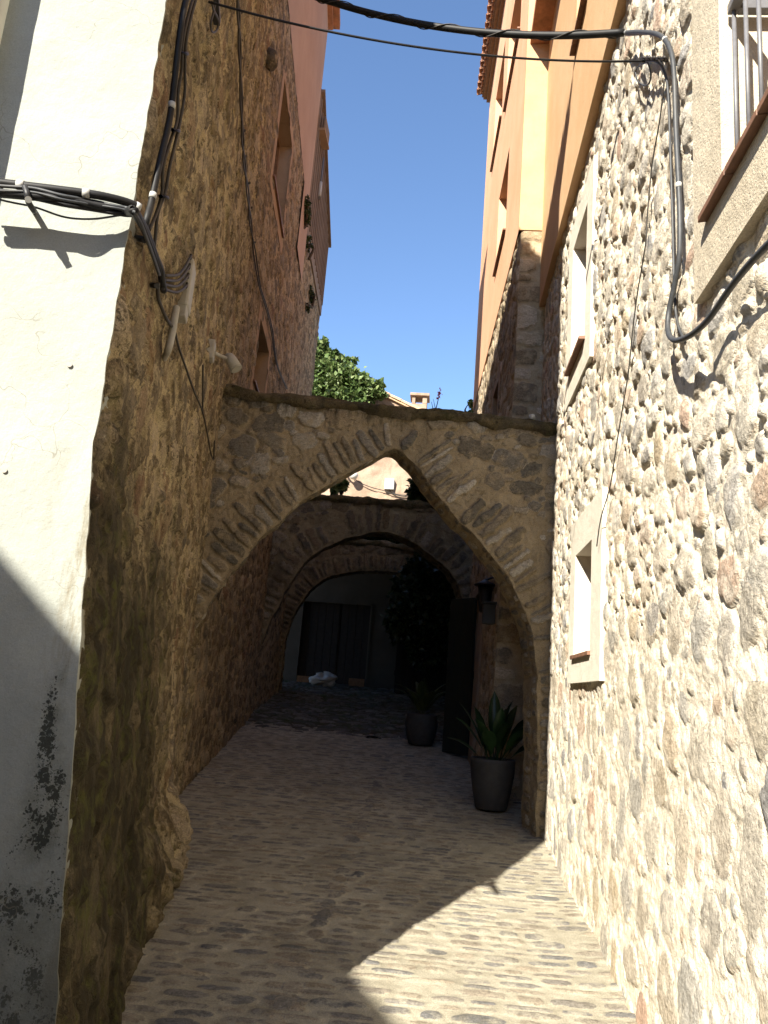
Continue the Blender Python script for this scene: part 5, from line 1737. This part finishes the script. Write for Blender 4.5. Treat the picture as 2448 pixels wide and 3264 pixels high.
tag(o, 'square white box fixed to the sunlit rear house wall', 'junction box')
cable('wall_wire', 'dark wire sagging along the sunlit rear wall from the globe lamp past the white box',
      [hy(x * DS, y * DS, YH - 0.09) for x, y in ((762, 1030), (775, 1041), (800, 1052), (830, 1060), (845, 1066), (870, 1072), (900, 1074), (935, 1076))], 0.013, M['wire'])
cable('wall_wire', 'short dark lead dropping from the white box on the sunlit rear wall', [hy(x * DS, y * DS, YH - 0.09) for x, y in ((838, 1056), (846, 1062), (858, 1068), (880, 1070))], 0.013, M['wire'])

# ================================================================== THINGS ON THE YARD FLOOR AND THE SKYLINE
sk = MB()
sp = hy(697 * DS, 1473 * DS, 16.9)
TH, PH = np.meshgrid(np.linspace(0, math.pi, 22), np.linspace(0, 2 * math.pi, 34))
rr = 0.155 * (1 + 0.9 * (fbm(TH * 2.6 + 3, np.abs(PH - math.pi) * 1.9, 12, 3) - 0.5))
sk.grid(np.stack([sp[0] + 1.7 * rr * np.sin(TH) * np.cos(PH), 16.9 + rr * np.sin(TH) * np.sin(PH), 1.60 + 0.09 + rr * np.cos(TH) * (0.75 + 0.3 * np.cos(PH * 2))], -1))
tag(sk.build('sack', M['sack']), 'crumpled white sack lying on the yard floor before the dark plank door', 'sack')
o = MB().box((-1.93, 17.2, 1.62), (-1.60, 17.28, 1.78)).box((-1.93, 17.28, 1.62), (-1.60, 17.30, 1.78)).build('crate', M['wood'], None, 0.006)
tag(o, 'low brown crate standing against the right foot of the plank door', 'crate')
o = MB().box((-3.05, 17.22, 1.62), (-2.62, 17.27, 1.75)).build('board', M['wood'], None, 0.004)
tag(o, 'short brown board leaning at the left foot of the plank door', 'board')
q = [hx(*c1(x, y), -2.80, -0.0697, 12.6) for x, y in ((1380, 400), (1386, 565))]
zB, zT = q[1][2], q[0][2]
aw = thing('balcony', 'slim grey slatted balcony edge at the far corner of the pink house against the sky', 'balcony', (-2.8, 12.8, zB))
mb = MB()
for k in range(3):
    mb.box((-2.84 + k * 0.045, 12.62, zB), (-2.81 + k * 0.045, 13.1, zT))
mb.build('slats', M['slate_grey'], aw)
MB().box((-2.86, 12.6, zB - 0.05), (-2.71, 13.15, zB - 0.001)).build('slab', M['brown_render'], aw)
pm = hx(*c1(1382, 830), -2.80, -0.0697, 12.6)
ap = thing('aerial', 'small pole aerial sticking up beyond the annex edge against the sky', 'aerial', pm)
MB().tube([pm + np.array([0, 0, -0.15]), pm + np.array([0, 0, 0.75])], 0.02, 8, False).build('mast', M['iron'], ap)
MB().tube([pm + np.array([0, -0.02, -0.1]), pm + np.array([0, -0.02, 0.2])], 0.035, 8, False).build('canister', M['white_tie'], ap)

settle()
